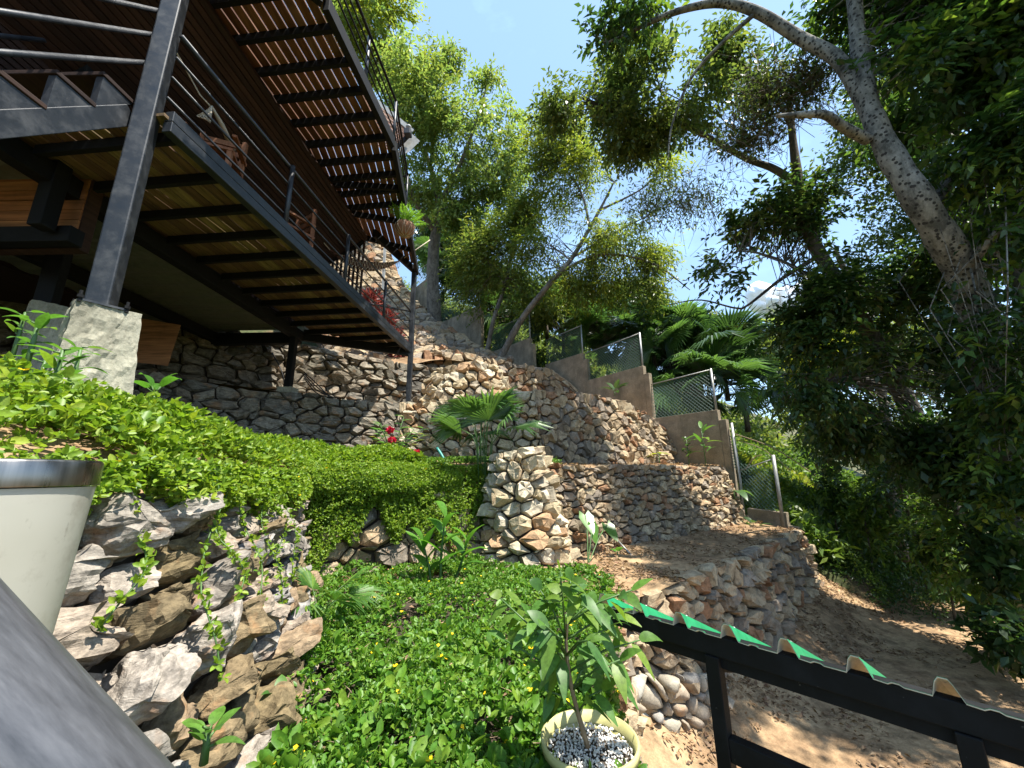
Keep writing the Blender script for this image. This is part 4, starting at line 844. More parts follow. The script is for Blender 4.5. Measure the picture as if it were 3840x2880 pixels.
def palm(name, label, base, crown_h, n, R_, seed, mat, group=None, cat='palm', pet=0.9, thick=0.012, tilt=(0.2, 1.2), trunk=0.0, flat=0.9):
    rng = np.random.default_rng(seed); t = thing(name, label, cat, base, group); S = MB()
    for k in range(n):
        az = 2.4*k+rng.uniform(-0.4, 0.4); el = rng.uniform(*tilt); h = A3(math.cos(az), math.sin(az), 0)
        L = pet*rng.uniform(0.75, 1.15); o = base+A3(0, 0, crown_h)+rng.normal(0, 0.03, 3); m_ = o+(h*math.sin(el)*0.5+A3(0, 0, math.cos(el)*0.62))*L; e = o+(h*math.sin(el)+A3(0, 0, math.cos(el)*0.85))*L
        S.tube([base if trunk == 0 else o, o*0.5+m_*0.5, m_, e], [thick, thick, thick*0.8, thick*0.6], 5)
        B = MB(); d = unit(h*math.sin(el+0.35)+A3(0, 0, math.cos(el+0.45))); nn = unit(A3(0, 0, 1)*flat-h*(1.1-0.8*flat)+rng.normal(0, 0.25, 3))
        fan_leaf(B, e, d, nn, R_*rng.uniform(0.8, 1.1), 22, rng.uniform(2.2, 3.0), rng.uniform(0.12, 0.45), rng); B.build('fan_leaf', mat, t)
    S.build('leaf_stalks', M_stem if trunk == 0 else M_barkd, t, True)
    if trunk > 0: MB().tube([base, base+A3(0.02, 0, crown_h*0.5), base+A3(0, 0, crown_h+0.05)], [trunk*1.2, trunk, trunk*0.9], 10).build('trunk', M_barkd, t, True)
    return t
# potted shrub
pp = A3(0.29, 1.86, -1.42)
pot = thing('flower_pot', 'cream yellow plastic pot filled with white chips below the leafy shrub', 'pot', pp)
M_pot = mat_simple('cream_yellow_plastic', (0.42, 0.39, 0.17), 0.5, 0, 0.15)
MB().lathe(pp, [(0.02, 0.0), (0.13, 0.0), (0.135, 0.01), (0.178, 0.33), (0.195, 0.335), (0.198, 0.37), (0.188, 0.372), (0.176, 0.33)], 40).build('pot_body', M_pot, pot, True)
B = MB(); rng = np.random.default_rng(3)
B.lathe(pp, [(0.0, 0.315), (0.10, 0.318), (0.178, 0.31)], 30); B.build('potting_soil', M_earth, pot, True)
V = []; Q = []
for k in range(900):
    r_, a = 0.168*math.sqrt(rng.random()), rng.uniform(0, 6.28); c = pp+A3(r_*math.cos(a), r_*math.sin(a), 0.322+rng.uniform(0, 0.014)); s_ = rng.uniform(0.003, 0.008); o = len(V)
    d = rnd_dir(rng, 1)[0]; e = unit(np.cross(d, rnd_dir(rng, 1)[0])); f_ = np.cross(d, e)
    V += [c+d*s_, c-d*s_, c+e*s_, c-e*s_, c+f_*s_*0.7, c-f_*s_*0.7]; Q += [(o+a_, o+b_, o+c_) for a_, b_, c_ in ((0, 2, 4), (2, 1, 4), (1, 3, 4), (3, 0, 4), (2, 0, 5), (1, 2, 5), (3, 1, 5), (0, 3, 5))]
o = mk('white_chips', V, Q, mat_simple('white_chip', (0.65, 0.62, 0.58), 0.8, 0, 0.3), pot); o['kind'] = 'stuff'
sh = thing('potted_shrub', 'leafy shrub with broad pointed light green leaves growing in the cream pot', 'shrub', pp+A3(0, 0, 0.32))
stem = spline([pp+A3(0, 0, 0.31), pt(572, 690, 1.58), pt(566, 640, 1.6), pt(572, 600, 1.62)], 10)
MB().tube(stem, np.linspace(0.011, 0.005, 10), 8).build('main_stem', M_twig, sh, True)
random.seed(5); br = [(stem[4], pt(530, 615, 1.6)), (stem[5], pt(610, 628, 1.55)), (stem[6], pt(540, 590, 1.65)), (stem[7], pt(600, 602, 1.65)), (stem[9], pt(570, 580, 1.65)), (stem[3], pt(620, 660, 1.5)), (stem[4], pt(555, 650, 1.5)), (stem[8], pt(585, 590, 1.55)), (stem[3], pt(590, 665, 1.7)), (stem[5], pt(520, 605, 1.75)), (stem[6], pt(625, 612, 1.75)), (stem[3], pt(505, 640, 1.65)), (stem[4], pt(500, 598, 1.7)), (stem[4], pt(640, 640, 1.6)), (stem[7], pt(632, 590, 1.6)), (stem[2], pt(545, 690, 1.5)), (stem[2], pt(602, 690, 1.55)), (stem[6], pt(560, 570, 1.55)), (stem[5], pt(590, 640, 1.4)), (stem[5], pt(545, 625, 1.4))]
for a, b in br:
    MB().tube([a, (a+b)/2+A3(0, 0, 0.02), b], [0.005, 0.004, 0.003], 6).build('branch', M_stem, sh, True)
    d0 = unit(b-a); m = 6
    for k in range(m):
        f_ = 0.45+0.55*k/(m-1); p = a+(b-a)*f_; az = k*2.1+random.random(); side = unit(np.cross(d0, rnd_dir(rng, 1)[0]))
        d = unit(d0*0.55+side*0.9+A3(0, 0, -0.25)+rng.normal(0, 0.15, 3)) if k < m-1 else unit(d0+A3(0, 0, 0.2))
        B = MB(); big_leaf(B, p, d, A3(-0.1, -0.35, 0.9)+rng.normal(0, 0.25, 3), rng.uniform(0.075, 0.135), rng.uniform(0.034, 0.054), rng.uniform(0.15, 0.6), 0.06, 6); B.build('leaf', L_shrub, sh, True)
B = MB()
for k in range(7): big_leaf(B, pt(552, 665, 1.6)+rng.normal(0, 0.01, 3), rng.normal(0, 1, 3)*A3(1, 1, 0.4)+A3(0, 0, 0.4), A3(0, -0.4, 0.8), 0.05, 0.03, 0.3, 0.05, 4)
B.build('orange_bract', mat_leaf('orange_bract', [(0.6, 0.12, 0.04), (0.5, 0.10, 0.05)], 0.3, 0.5, 0.3, (1, 1, 1)), sh)

# ------------------------------------------------------------------ groundcover and undergrowth
def on_patch(PB, n, rng, f0=0.0, f1=1.0, g0=0.0, g1=1.0):
    A, B = PB; m = len(A)-1; t = rng.uniform(f0, f1, n)*m; i = np.minimum(t.astype(int), m-1); f_ = (t-i)[:, None]; g = rng.uniform(g0, g1, n)[:, None]
    a = A[i]*(1-f_)+A[i+1]*f_; b = B[i]*(1-f_)+B[i+1]*f_; r_ = a*(1-g)+b*g
    if PB is TA: r_[:, 2] = a[:, 2]+(b[:, 2]-a[:, 2])*g[:, 0]**0.5
    return r_
def sprigs(P, N, rng, L, Wr=0.58, oval=True, k=4, up=1.1):   # k leaflets round each point, facing along N
    n = len(P); P = np.repeat(P, k, 0); N = np.repeat(N, k, 0); Lr = np.repeat(np.asarray(L), k)*rng.uniform(0.75, 1.25, n*k)
    R_ = rnd_dir(rng, n*k); D = unit(R_-N*np.sum(R_*N, 1, keepdims=True)+N*rng.uniform(-0.1, up, (n*k, 1))); NN = unit(N+rng.normal(0, 0.6, (n*k, 3)))
    return (leaf_ovals if oval else leaf_quads)(P+D*(0.1*Lr[:, None]), D, NN, Lr, Lr*Wr)
def join(parts):
    V = []; Fq = []; o = 0
    for v, f_ in parts: V.append(v); Fq.append(f_+o); o += len(v)
    return np.concatenate(V), np.concatenate(Fq)
def lump(P, amp, sc, seed): return np.array([amp*(0.5+noise.noise(Vector((p[0]*sc, p[1]*sc, seed)))) for p in P])
def litter(name, label, P, size, mat=L_dead):
    n = len(P); D = rnd_dir(rng, n)*A3(1, 1, 0.25); N = unit(UPV+rng.normal(0, 0.35, (n, 3))); L = rng.uniform(size*0.5, size*1.3, n); V, Fq = leaf_quads(P, D, N, L, L*rng.uniform(0.35, 0.6, n), 0.25, 0.1); return tag(mk(name, V, Fq, mat), label, 'leaf litter', None, 'stuff')
def flowers(P, parent, r_=0.011):
    B = MB()
    for p in P:
        for k in range(3):
            a = rng.uniform(0, 6.28); d = A3(math.cos(a), math.sin(a), 0.7); s_ = A3(-math.sin(a), math.cos(a), 0); B.add([p, p+d*r_-s_*r_, p+d*r_*1.6, p+d*r_+s_*r_], [(0, 1, 2, 3)])
    o = B.build('yellow_flowers', L_flower, parent); o['kind'] = 'stuff'
rng = np.random.default_rng(42); UPV = A3(0, 0, 1)
def cover(name, label, chunks, mat, nf):   # chunks: (P, N, L)
    V, Fq = join([sprigs(P, N, rng, L) for P, N, L in chunks]); o = mk(name, V, Fq, mat); tag(o, label, 'groundcover', None, 'stuff')
    P = np.concatenate([p for p, n_, l in chunks]); N = np.concatenate([n_ for p, n_, l in chunks]); i = rng.choice(len(P), nf); flowers(P[i]+N[i]*0.022, o); return o
# bed: a thick carpet, with low mounds
n = 29000; P = on_patch(BED, n, rng, 0.0, 1.0, 0.0, 1.0); h = lump(P, 0.16, 1.6, 2)+lump(P, 0.07, 6.0, 4)+rng.uniform(-0.05, 0.06, n)
P[:, 2] += h+0.04; keep = (P[:, 1] > 1.2); P = P[keep]; keep = np.array([noise.noise(Vector((p[0]*5, p[1]*5, 7.7))) > -0.42 for p in P]); P = P[keep]; N = unit(UPV+rng.normal(0, 0.35, (len(P), 3)))
n3 = 420; P3 = on_patch(BED, n3, rng, 0.1, 1.0, 0.0, 1.0); P3[:, 2] += lump(P3, 0.16, 1.6, 2)+0.12
n2 = 1500; P2 = on_patch(BED, n2, rng, 0.25, 0.95, 0.93, 1.03); P2[:, 2] += rng.uniform(-0.10, 0.12, n2)
cover('bed_groundcover', 'thick carpet of small green leaves with yellow flowers filling the lower bed', [(P, N, rng.uniform(0.016, 0.044, len(P))), (P3, unit(UPV+rng.normal(0, 0.5, (n3, 3))), rng.uniform(0.05, 0.085, n3)), (P2, unit(A3(0.6, -0.5, 0.6)+rng.normal(0, 0.3, (n2, 3))), rng.uniform(0.02, 0.03, n2))], L_cover, 150)
# terrace edge above the near wall: sunny leaves, trailing over the slabs
n = 21000; P = on_patch(TA, n, rng, 0.0, 0.50, 0.0, 0.36); P[:, 2] += lump(P, 0.16, 1.3, 5)+lump(P, 0.10, 4.5, 6)+rng.uniform(-0.05, 0.10, n)+0.02
sunny = [(P, unit(UPV+rng.normal(0, 0.5, (n, 3))), rng.uniform(0.022, 0.058, n))]
def trail(R, n, u0, u1, top, mean, w=0.05):   # leaves hanging over a wall face, densest at the rim
    u = rng.uniform(u0, u1, n)*R.L; depth = np.array([max(0.05, mean*(0.75+0.9*noise.noise(Vector((x*1.5, 3.3, 0)))+0.3*noise.noise(Vector((x*6.0, 9.3, 0))))) for x in u]); v = top-rng.random(n)**1.6*depth
    Ps = []; Ns = []
    for a, b in zip(u, v):
        p, nn = R.at(a, b); Ps.append(p+nn*rng.uniform(0.05, 0.05+w*2)); Ns.append(nn*0.7+UPV*0.6)
    return np.array(Ps), unit(np.array(Ns)+rng.normal(0, 0.3, (n, 3)))
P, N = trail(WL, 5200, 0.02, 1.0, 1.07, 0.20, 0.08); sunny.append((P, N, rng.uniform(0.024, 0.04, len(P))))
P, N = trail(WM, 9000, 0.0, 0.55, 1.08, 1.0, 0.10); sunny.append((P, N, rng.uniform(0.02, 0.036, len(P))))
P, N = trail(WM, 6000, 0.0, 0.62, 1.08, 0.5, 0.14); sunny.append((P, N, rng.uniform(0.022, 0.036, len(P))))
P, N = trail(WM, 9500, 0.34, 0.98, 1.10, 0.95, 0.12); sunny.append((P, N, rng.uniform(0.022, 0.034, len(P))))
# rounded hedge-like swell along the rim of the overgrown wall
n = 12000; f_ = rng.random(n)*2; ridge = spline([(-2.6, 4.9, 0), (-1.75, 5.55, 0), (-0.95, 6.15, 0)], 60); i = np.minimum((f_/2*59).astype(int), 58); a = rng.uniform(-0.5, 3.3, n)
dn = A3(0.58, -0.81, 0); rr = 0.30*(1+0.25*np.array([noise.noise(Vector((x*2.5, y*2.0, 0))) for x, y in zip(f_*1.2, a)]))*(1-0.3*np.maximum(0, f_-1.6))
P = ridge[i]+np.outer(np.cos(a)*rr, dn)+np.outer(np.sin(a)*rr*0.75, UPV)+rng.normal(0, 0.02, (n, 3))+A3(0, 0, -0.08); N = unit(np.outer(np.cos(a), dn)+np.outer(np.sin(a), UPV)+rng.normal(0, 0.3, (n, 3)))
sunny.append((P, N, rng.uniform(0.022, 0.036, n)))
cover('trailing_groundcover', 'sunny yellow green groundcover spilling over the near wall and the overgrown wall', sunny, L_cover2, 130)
n = 700; P = on_patch(BED, n, rng, 0.1, 1.0, 0.0, 1.0); P[:, 2] += lump(P, 0.16, 1.6, 2)+0.09; L = rng.uniform(0.05, 0.16, n); V, Fq = leaf_quads(P, rnd_dir(rng, n)*A3(1, 1, 0.5), rnd_dir(rng, n), L, np.full(n, 0.005)); tag(mk('dry_stems', V, Fq, M_twig), 'dry straw coloured stems lying among the bed groundcover', 'dry stems', None, 'stuff')
P = on_patch(BED, 420, rng, 0.1, 1.0, 0.0, 1.0); P[:, 2] += lump(P, 0.16, 1.6, 2)+0.10; litter('bed_leaf_litter', 'few dry brown leaves caught on the bed groundcover', P, 0.05)
# long runners hanging over the slabs
run = thing('hanging_runner', 'leafy runners dangling down the face of the near slab wall', 'vine', WL.at(1.5, 1)[0])
S = MB(); LP = []; LN = []; rng = np.random.default_rng(8)
for u_, ln in ((0.9, 0.5), (1.15, 0.35), (1.45, 0.55), (1.62, 0.4), (1.9, 0.5), (2.2, 0.55), (2.45, 0.35), (2.7, 0.5)):
    pts = []
    for k in range(9):
        p, nn = WL.at(u_+0.06*math.sin(k*0.8+u_*9)-0.02*k, 1.02-ln*k/8); pts.append(p+nn*(0.16+0.03*math.sin(k+u_)))
    pts = spline(pts, 22); S.tube(pts, 0.0035, 5)
    for p in pts[2:]:
        for q in range(2): LP.append(p+rng.normal(0, 0.008, 3)); LN.append(unit(A3(0.7, -0.3, 0.6)+rng.normal(0, 0.4, 3)))
S.build('runner_stems', M_stem, run, True); V, Fq = sprigs(np.array(LP), np.array(LN), rng, np.full(len(LP), 0.03), k=3); mk('runner_leaves', V, Fq, L_cover2, run)
# moss-like small growth and shade weeds at the base of the overgrown wall and on the shaded terrace
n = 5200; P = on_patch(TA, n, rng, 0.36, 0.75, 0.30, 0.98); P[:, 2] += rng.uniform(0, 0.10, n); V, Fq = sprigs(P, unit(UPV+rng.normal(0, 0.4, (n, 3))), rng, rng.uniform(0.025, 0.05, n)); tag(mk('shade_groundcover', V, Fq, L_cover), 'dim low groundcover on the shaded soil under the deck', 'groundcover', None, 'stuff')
P = on_patch(G1, 5600, rng); P = P[[noise.noise(Vector((p[0]*1.6, p[1]*1.6, 3.0))) > -0.05 for p in P]]; P[:, 2] += 0.03+0.03*rng.random(len(P)); litter('terrace_leaf_litter', 'brown dry leaves scattered on the lower soil terrace', P, 0.06)
cs1 = rng.uniform(3.5, 13, 9000); ss1 = 3.2-np.abs(rng.normal(0, 1.1, 9000)); ok = np.array([noise.noise(Vector((c*1.3, s*1.3, 5.0)))+0.5*noise.noise(Vector((c*4, s*4, 2.0))) > -0.1 for c, s in zip(cs1, ss1)]); cs1, ss1 = cs1[ok], ss1[ok]; P = np.array([CS(c, s, 0) for c, s in zip(cs1, ss1)]); P[:, 2] = [zp2(c, s, p[0], p[1])+0.012+0.02*rng.random() for c, s, p in zip(cs1, ss1, P)]
litter('path_leaf_litter', 'brown dry leaves drifted along the edge of the clay path', P, 0.062)
P = on_patch(TA, 1500, rng, 0.55, 1.0, 0.0, 1.0); P[:, 2] += 0.03; litter('upper_leaf_litter', 'dry leaves on the narrow terrace above the long level wall', P, 0.06)
for k, (p, q) in enumerate(((pz(835, 672, -2.74), pz(873, 660, -2.70)), (pz(835, 700, -2.74), pz(872, 690, -2.72)), (pz(985, 742, -2.72), pz(1005, 730, -2.70)))):
    tag(MB().tube(spline([p, (p+q)/2+A3(0.02, 0.04, 0.03), q], 6), 0.012, 6).build('fallen_stick', M_barkd, None, True), ['dark stick lying on the path just beyond the green roofing', 'thin stick lying on the sunlit path below the gate beam', 'crooked twig on the path near the right gate post'][k], 'stick', 'sticks on the path')

# ------------------------------------------------------------------ garden plants
def rosette(name, label, base, n, L, Wd, seed, mat, cat='plant', up=(0.3, 1.1), droop=0.35, stemh=0.0, group=None, lean=(0, 0), wave=0.02, levels=1):
    rng = np.random.default_rng(seed); t = thing(name, label, cat, base, group); S = MB()
    if stemh > 0: S.tube([base, base+A3(lean[0]*0.5, lean[1]*0.5, stemh*0.55), base+A3(lean[0], lean[1], stemh)], [0.014, 0.012, 0.008], 7)
    for k in range(n):
        az = 2.399*k+rng.uniform(-0.3, 0.3); el = rng.uniform(*up); f_ = 0.45+0.55*(k/(n-1)) if stemh > 0 and levels > 1 else 1.0
        o = base+A3(lean[0]*f_, lean[1]*f_, stemh*f_); h = A3(math.cos(az), math.sin(az), 0); d = unit(h*math.sin(el)+UPV*math.cos(el)); pl = L*0.25
        S.tube([o, o+d*pl], [0.006, 0.004], 5); B = MB(); big_leaf(B, o+d*pl, d, UPV-h*0.5, L*rng.uniform(0.8, 1.15), Wd*rng.uniform(0.8, 1.15), droop*rng.uniform(0.6, 1.4), 0.10, 8, wave); B.build('leaf', mat, t, True)
    S.build('stem', M_stem, t, True); return t
def canna(name, label, stems, seed, L, Wd):
    rng = np.random.default_rng(seed); t = thing(name, label, 'plant', stems[0][0])
    for a, b in stems:
        MB().tube(spline([a, (a+b)/2+rng.normal(0, 0.02, 3), b], 8), np.linspace(0.018, 0.008, 8), 8).build('stem', M_stem, t, True)
        for k in range(6):
            f_ = 0.35+0.65*k/5; o = a+(b-a)*f_; az = 3.1*k+rng.uniform(-0.5, 0.5); el = 1.05-0.6*f_+rng.uniform(-0.1, 0.1); h = A3(math.cos(az), math.sin(az), 0)
            B = MB(); big_leaf(B, o, unit(h*math.sin(el)+UPV*math.cos(el)), UPV-h*0.6, L*rng.uniform(0.75, 1.1), Wd*rng.uniform(0.8, 1.1), rng.uniform(0.2, 0.5), 0.14, 9, 0.03); B.build('leaf', L_plant, t, True)
cb = pz(440, 590, -1.25)
canna('broad_leaf_ginger', 'tall leafy ginger plant with broad pleated leaves in the middle of the bed', [(cb, cb+A3(0.05, -0.05, 0.78)), (cb+A3(0.12, 0.05, 0), cb+A3(0.3, 0.0, 0.5)), (cb+A3(-0.1, 0, 0), cb+A3(-0.2, -0.05, 0.5))], 4, 0.48, 0.15)
nb = A3(-2.95, 3.5, 0.20)
rosette('leafy_seedling', 'broad leaved seedling in front of the dark wall beside the sunlit pedestal', py(150, 418, 3.4), 5, 0.33, 0.12, 6, L_plant, up=(0.35, 1.2), stemh=0.22, droop=0.4)
palm('small_fan_palm', 'small pleated palm seedling at the corner of the near slab wall', pz(315, 645, -1.28), 0.20, 6, 0.30, 9, L_shrub, 'young fan palms', pet=0.30, thick=0.006, tilt=(0.3, 1.0))
palm('young_fan_palm', 'young fan palm with deep green pleated leaves above the stone buttress', py(482, 560, 6.2), 1.55, 12, 0.72, 10, L_palm, 'young fan palms', pet=0.75, thick=0.009, tilt=(0.02, 0.95), flat=0.25)
n = 260; P = A3(0.12, 1.78, -1.30)+rng.normal(0, 1, (n, 3))*A3(0.10, 0.10, 0.07); V, Fq = sprigs(P, unit(UPV+rng.normal(0, 0.5, (n, 3))), rng, rng.uniform(0.02, 0.045, n)); tag(mk('pot_side_weeds', V, Fq, L_cover), 'leafy weeds pressing against the side of the cream pot', 'weeds', None, 'stuff')
# taro
tb = pz(588, 566, -1.27); tr = thing('taro_plant', 'taro with heart shaped leaves at the foot of the long level wall', 'plant', tb); rng = np.random.default_rng(4)
for e, L in ((py(585, 515, 6.3), 0.34), (py(607, 525, 6.5), 0.30), (py(592, 525, 6.2), 0.26)):
    MB().tube(spline([tb, (tb+e)/2+A3(0.02, 0.02, 0.08), e], 8), 0.009, 6).build('stalk', M_stem, tr, True); B = MB(); big_leaf(B, e, A3(0.25, -0.35, -0.75)+rng.normal(0, 0.2, 3), A3(0.2, -0.8, 0.5), L, L*0.8, 0.05, 0.05, 8, 0, True); B.build('leaf', L_plant, tr, True)
rosette('taro_seedling', 'tiny taro seedling on the lower soil terrace', pz(618, 560, -1.27), 3, 0.13, 0.09, 14, L_plant, up=(0.5, 1.2), stemh=0.1)
tag(MB().tube([py(608, 530, 7.1), pz(632, 556, -1.24)], 0.014, 8).build('grey_cane', M_galv, None, True), 'thin grey cane leaning beside the taro leaves', 'cane')
# red ginger by the pale wall
gbp = py(392, 462, 8.2); rg = thing('red_ginger', 'narrow leaved ginger with red flower heads before the pale stones', 'plant', gbp); rng = np.random.default_rng(12)
for k in range(9):
    e = gbp+A3(rng.uniform(-0.45, 0.75), rng.uniform(-0.25, 0.25), rng.uniform(0.45, 1.0)); MB().tube([gbp, (gbp+e)/2+A3(0, 0, 0.08), e], 0.008, 5).build('stem', M_stem, rg, True); B = MB()
    for q in range(9):
        f_ = 0.3+0.7*q/8; o = gbp+(e-gbp)*f_; s_ = 1 if q % 2 else -1; big_leaf(B, o, unit(A3(s_*0.9, rng.uniform(-0.4, 0.4), 0.45)), UPV+A3(0, -0.5, 0), 0.24, 0.045, 0.3, 0.1, 5)
    B.build('leaf_spray', L_plant if k % 3 else L_yellow, rg, True)
for u_, v_ in ((390, 430), (392, 440), (417, 453)):
    p = py(u_, v_, 8.1); d = rnd_dir(rng, 70); V, Fq = leaf_quads(p+d*0.03*A3(1, 1, 0.7), d, rnd_dir(rng, 70), np.full(70, 0.07), np.full(70, 0.05)); mk('flower_head', V, Fq, L_red, rg)
tag(MB().tube(spline([py(437, 448, 8.0), py(441, 454, 7.95), py(444, 460, 7.9), py(445, 467, 7.85)], 10), 0.03, 8).build('green_hose', mat_simple('teal_hose', (0.03, 0.22, 0.19), 0.45), None, True), 'short end of a teal garden hose against the pale stones', 'hose')
rosette('yellow_seedling', 'yellow leaved seedling on the narrow terrace below the concrete wall', py(660, 466, 10.2), 5, 0.28, 0.12, 15, L_yellow, up=(0.8, 1.5), stemh=0.3)
rosette('variegated_shrub', 'bright broad leaved dracaena like shrub before the second concrete step', py(707, 473, 9.9), 12, 0.42, 0.12, 16, L_shrub, up=(0.3, 1.6), stemh=1.05, levels=2, droop=0.3)
rosette('shadow_shrub', 'dim leafy weed at the foot of the concrete wall beside the bright shrub', py(690, 470, 10.5), 14, 0.22, 0.10, 17, L_dark, up=(0.4, 1.5), stemh=0.8, levels=2)
rosette('wall_taro', 'large leaved plant growing from the top of the long level wall end', py(735, 500, 9.5), 4, 0.42, 0.2, 18, L_palm, up=(0.4, 1.9), stemh=0.2)
rosette('fence_weed', 'leafy weed at the foot of the lowest concrete step', py(757, 548, 9.2), 8, 0.35, 0.14, 19, L_dark, up=(0.6, 1.6), stemh=0.5, levels=2)
rosette('ledge_plant', 'broad leaved plant on the ledge before the third concrete step', py(615, 396, 11.9), 7, 0.5, 0.2, 20, L_palmd, up=(0.5, 1.5), stemh=0.15)
for k, (u_, v_, y_, h_) in enumerate(((65, 390, 2.35, 0.42), (30, 395, 2.2, 0.35), (112, 425, 2.6, 0.30), (8, 350, 2.6, 0.45), (22, 360, 2.0, 0.35), (48, 385, 1.9, 0.3), (95, 440, 2.1, 0.25))):
    rosette('tall_weed', ['thin weed in front of the sunlit pedestal', 'thin weed left of the sunlit pedestal', 'thin weed at the lower corner of the sunlit pedestal', 'weed at the picture edge beside the dim pedestal', 'weed between the picture edge and the sunlit pedestal', 'short weed just before the sunlit pedestal', 'short weed above the near wall rim right of the pedestal'][k], py(u_, v_+22, y_), 9, 0.13, 0.05, 30+k, L_shrub, up=(0.7, 1.5), stemh=h_, levels=2, group='weeds round the pedestal')
for k, (u_, v_, y_, h_) in enumerate(((200, 752, 1.62, 0.10), (272, 716, 2.35, 0.12), (82, 655, 1.6, 0.1))):
    rosette('wall_weed', ['soft leaved weed rooted between the lowest slabs', 'small weed where the near wall meets the bed', 'small weed between slabs near the bin'][k], py(u_, v_, y_)+A3(0.06, -0.06, 0), 8, 0.10, 0.05, 40+k, L_shrub, up=(0.6, 1.5), stemh=h_, levels=2, group='weeds in the near wall')
# maroon plants below the deck railing
for k, (u_, v_) in enumerate(((385, 318), (392, 335), (400, 350), (372, 300))):
    p = py(u_, v_, 12.2); n = 260; d = rnd_dir(rng, n); V, Fq = leaf_quads(p+d*rng.uniform(0.05, 0.32, (n, 1)), d+A3(0, 0, 0.3), rnd_dir(rng, n), np.full(n, 0.22), np.full(n, 0.07)); tag(mk('maroon_plant', V, Fq, L_maroon), ['maroon leaved plant on the stone slope behind the railing', 'maroon leaved plant just above the lowest one', 'lowest maroon leaved plant near the far post', 'highest maroon leaved plant below the hammock'][k], 'plant', 'maroon plants behind the railing')
# fern fronds in the basket
for k in range(15):
    az = 2.4*k; el = 0.35+0.75*((k*0.37) % 1); L = 0.55; h = A3(math.cos(az), math.sin(az), 0); pts = [hp+A3(0, 0, 0.1)+h*L*f_*math.sin(el)+UPV*L*(f_*math.cos(el)-0.35*f_*f_*math.sin(el)) for f_ in np.linspace(0, 1, 10)]
    B = MB(); B.tube(pts, 0.004, 4)
    for q in range(1, 10):
        d = unit(pts[q]-pts[q-1]); s_ = unit(np.cross(d, UPV)); w = 0.12*math.sin(math.pi*min(0.97, q/9*0.85+0.12))
        for sg in (1, -1):
            for e in (0, 0.5):
                o = pts[q-1]+(pts[q]-pts[q-1])*e; B.add([o, o+s_*sg*w*0.6+d*0.012, o+s_*sg*w+d*0.02-UPV*0.02, o+s_*sg*w*0.6-d*0.014], [(0, 1, 2, 3)])
    B.build('frond', L_fern, fb)

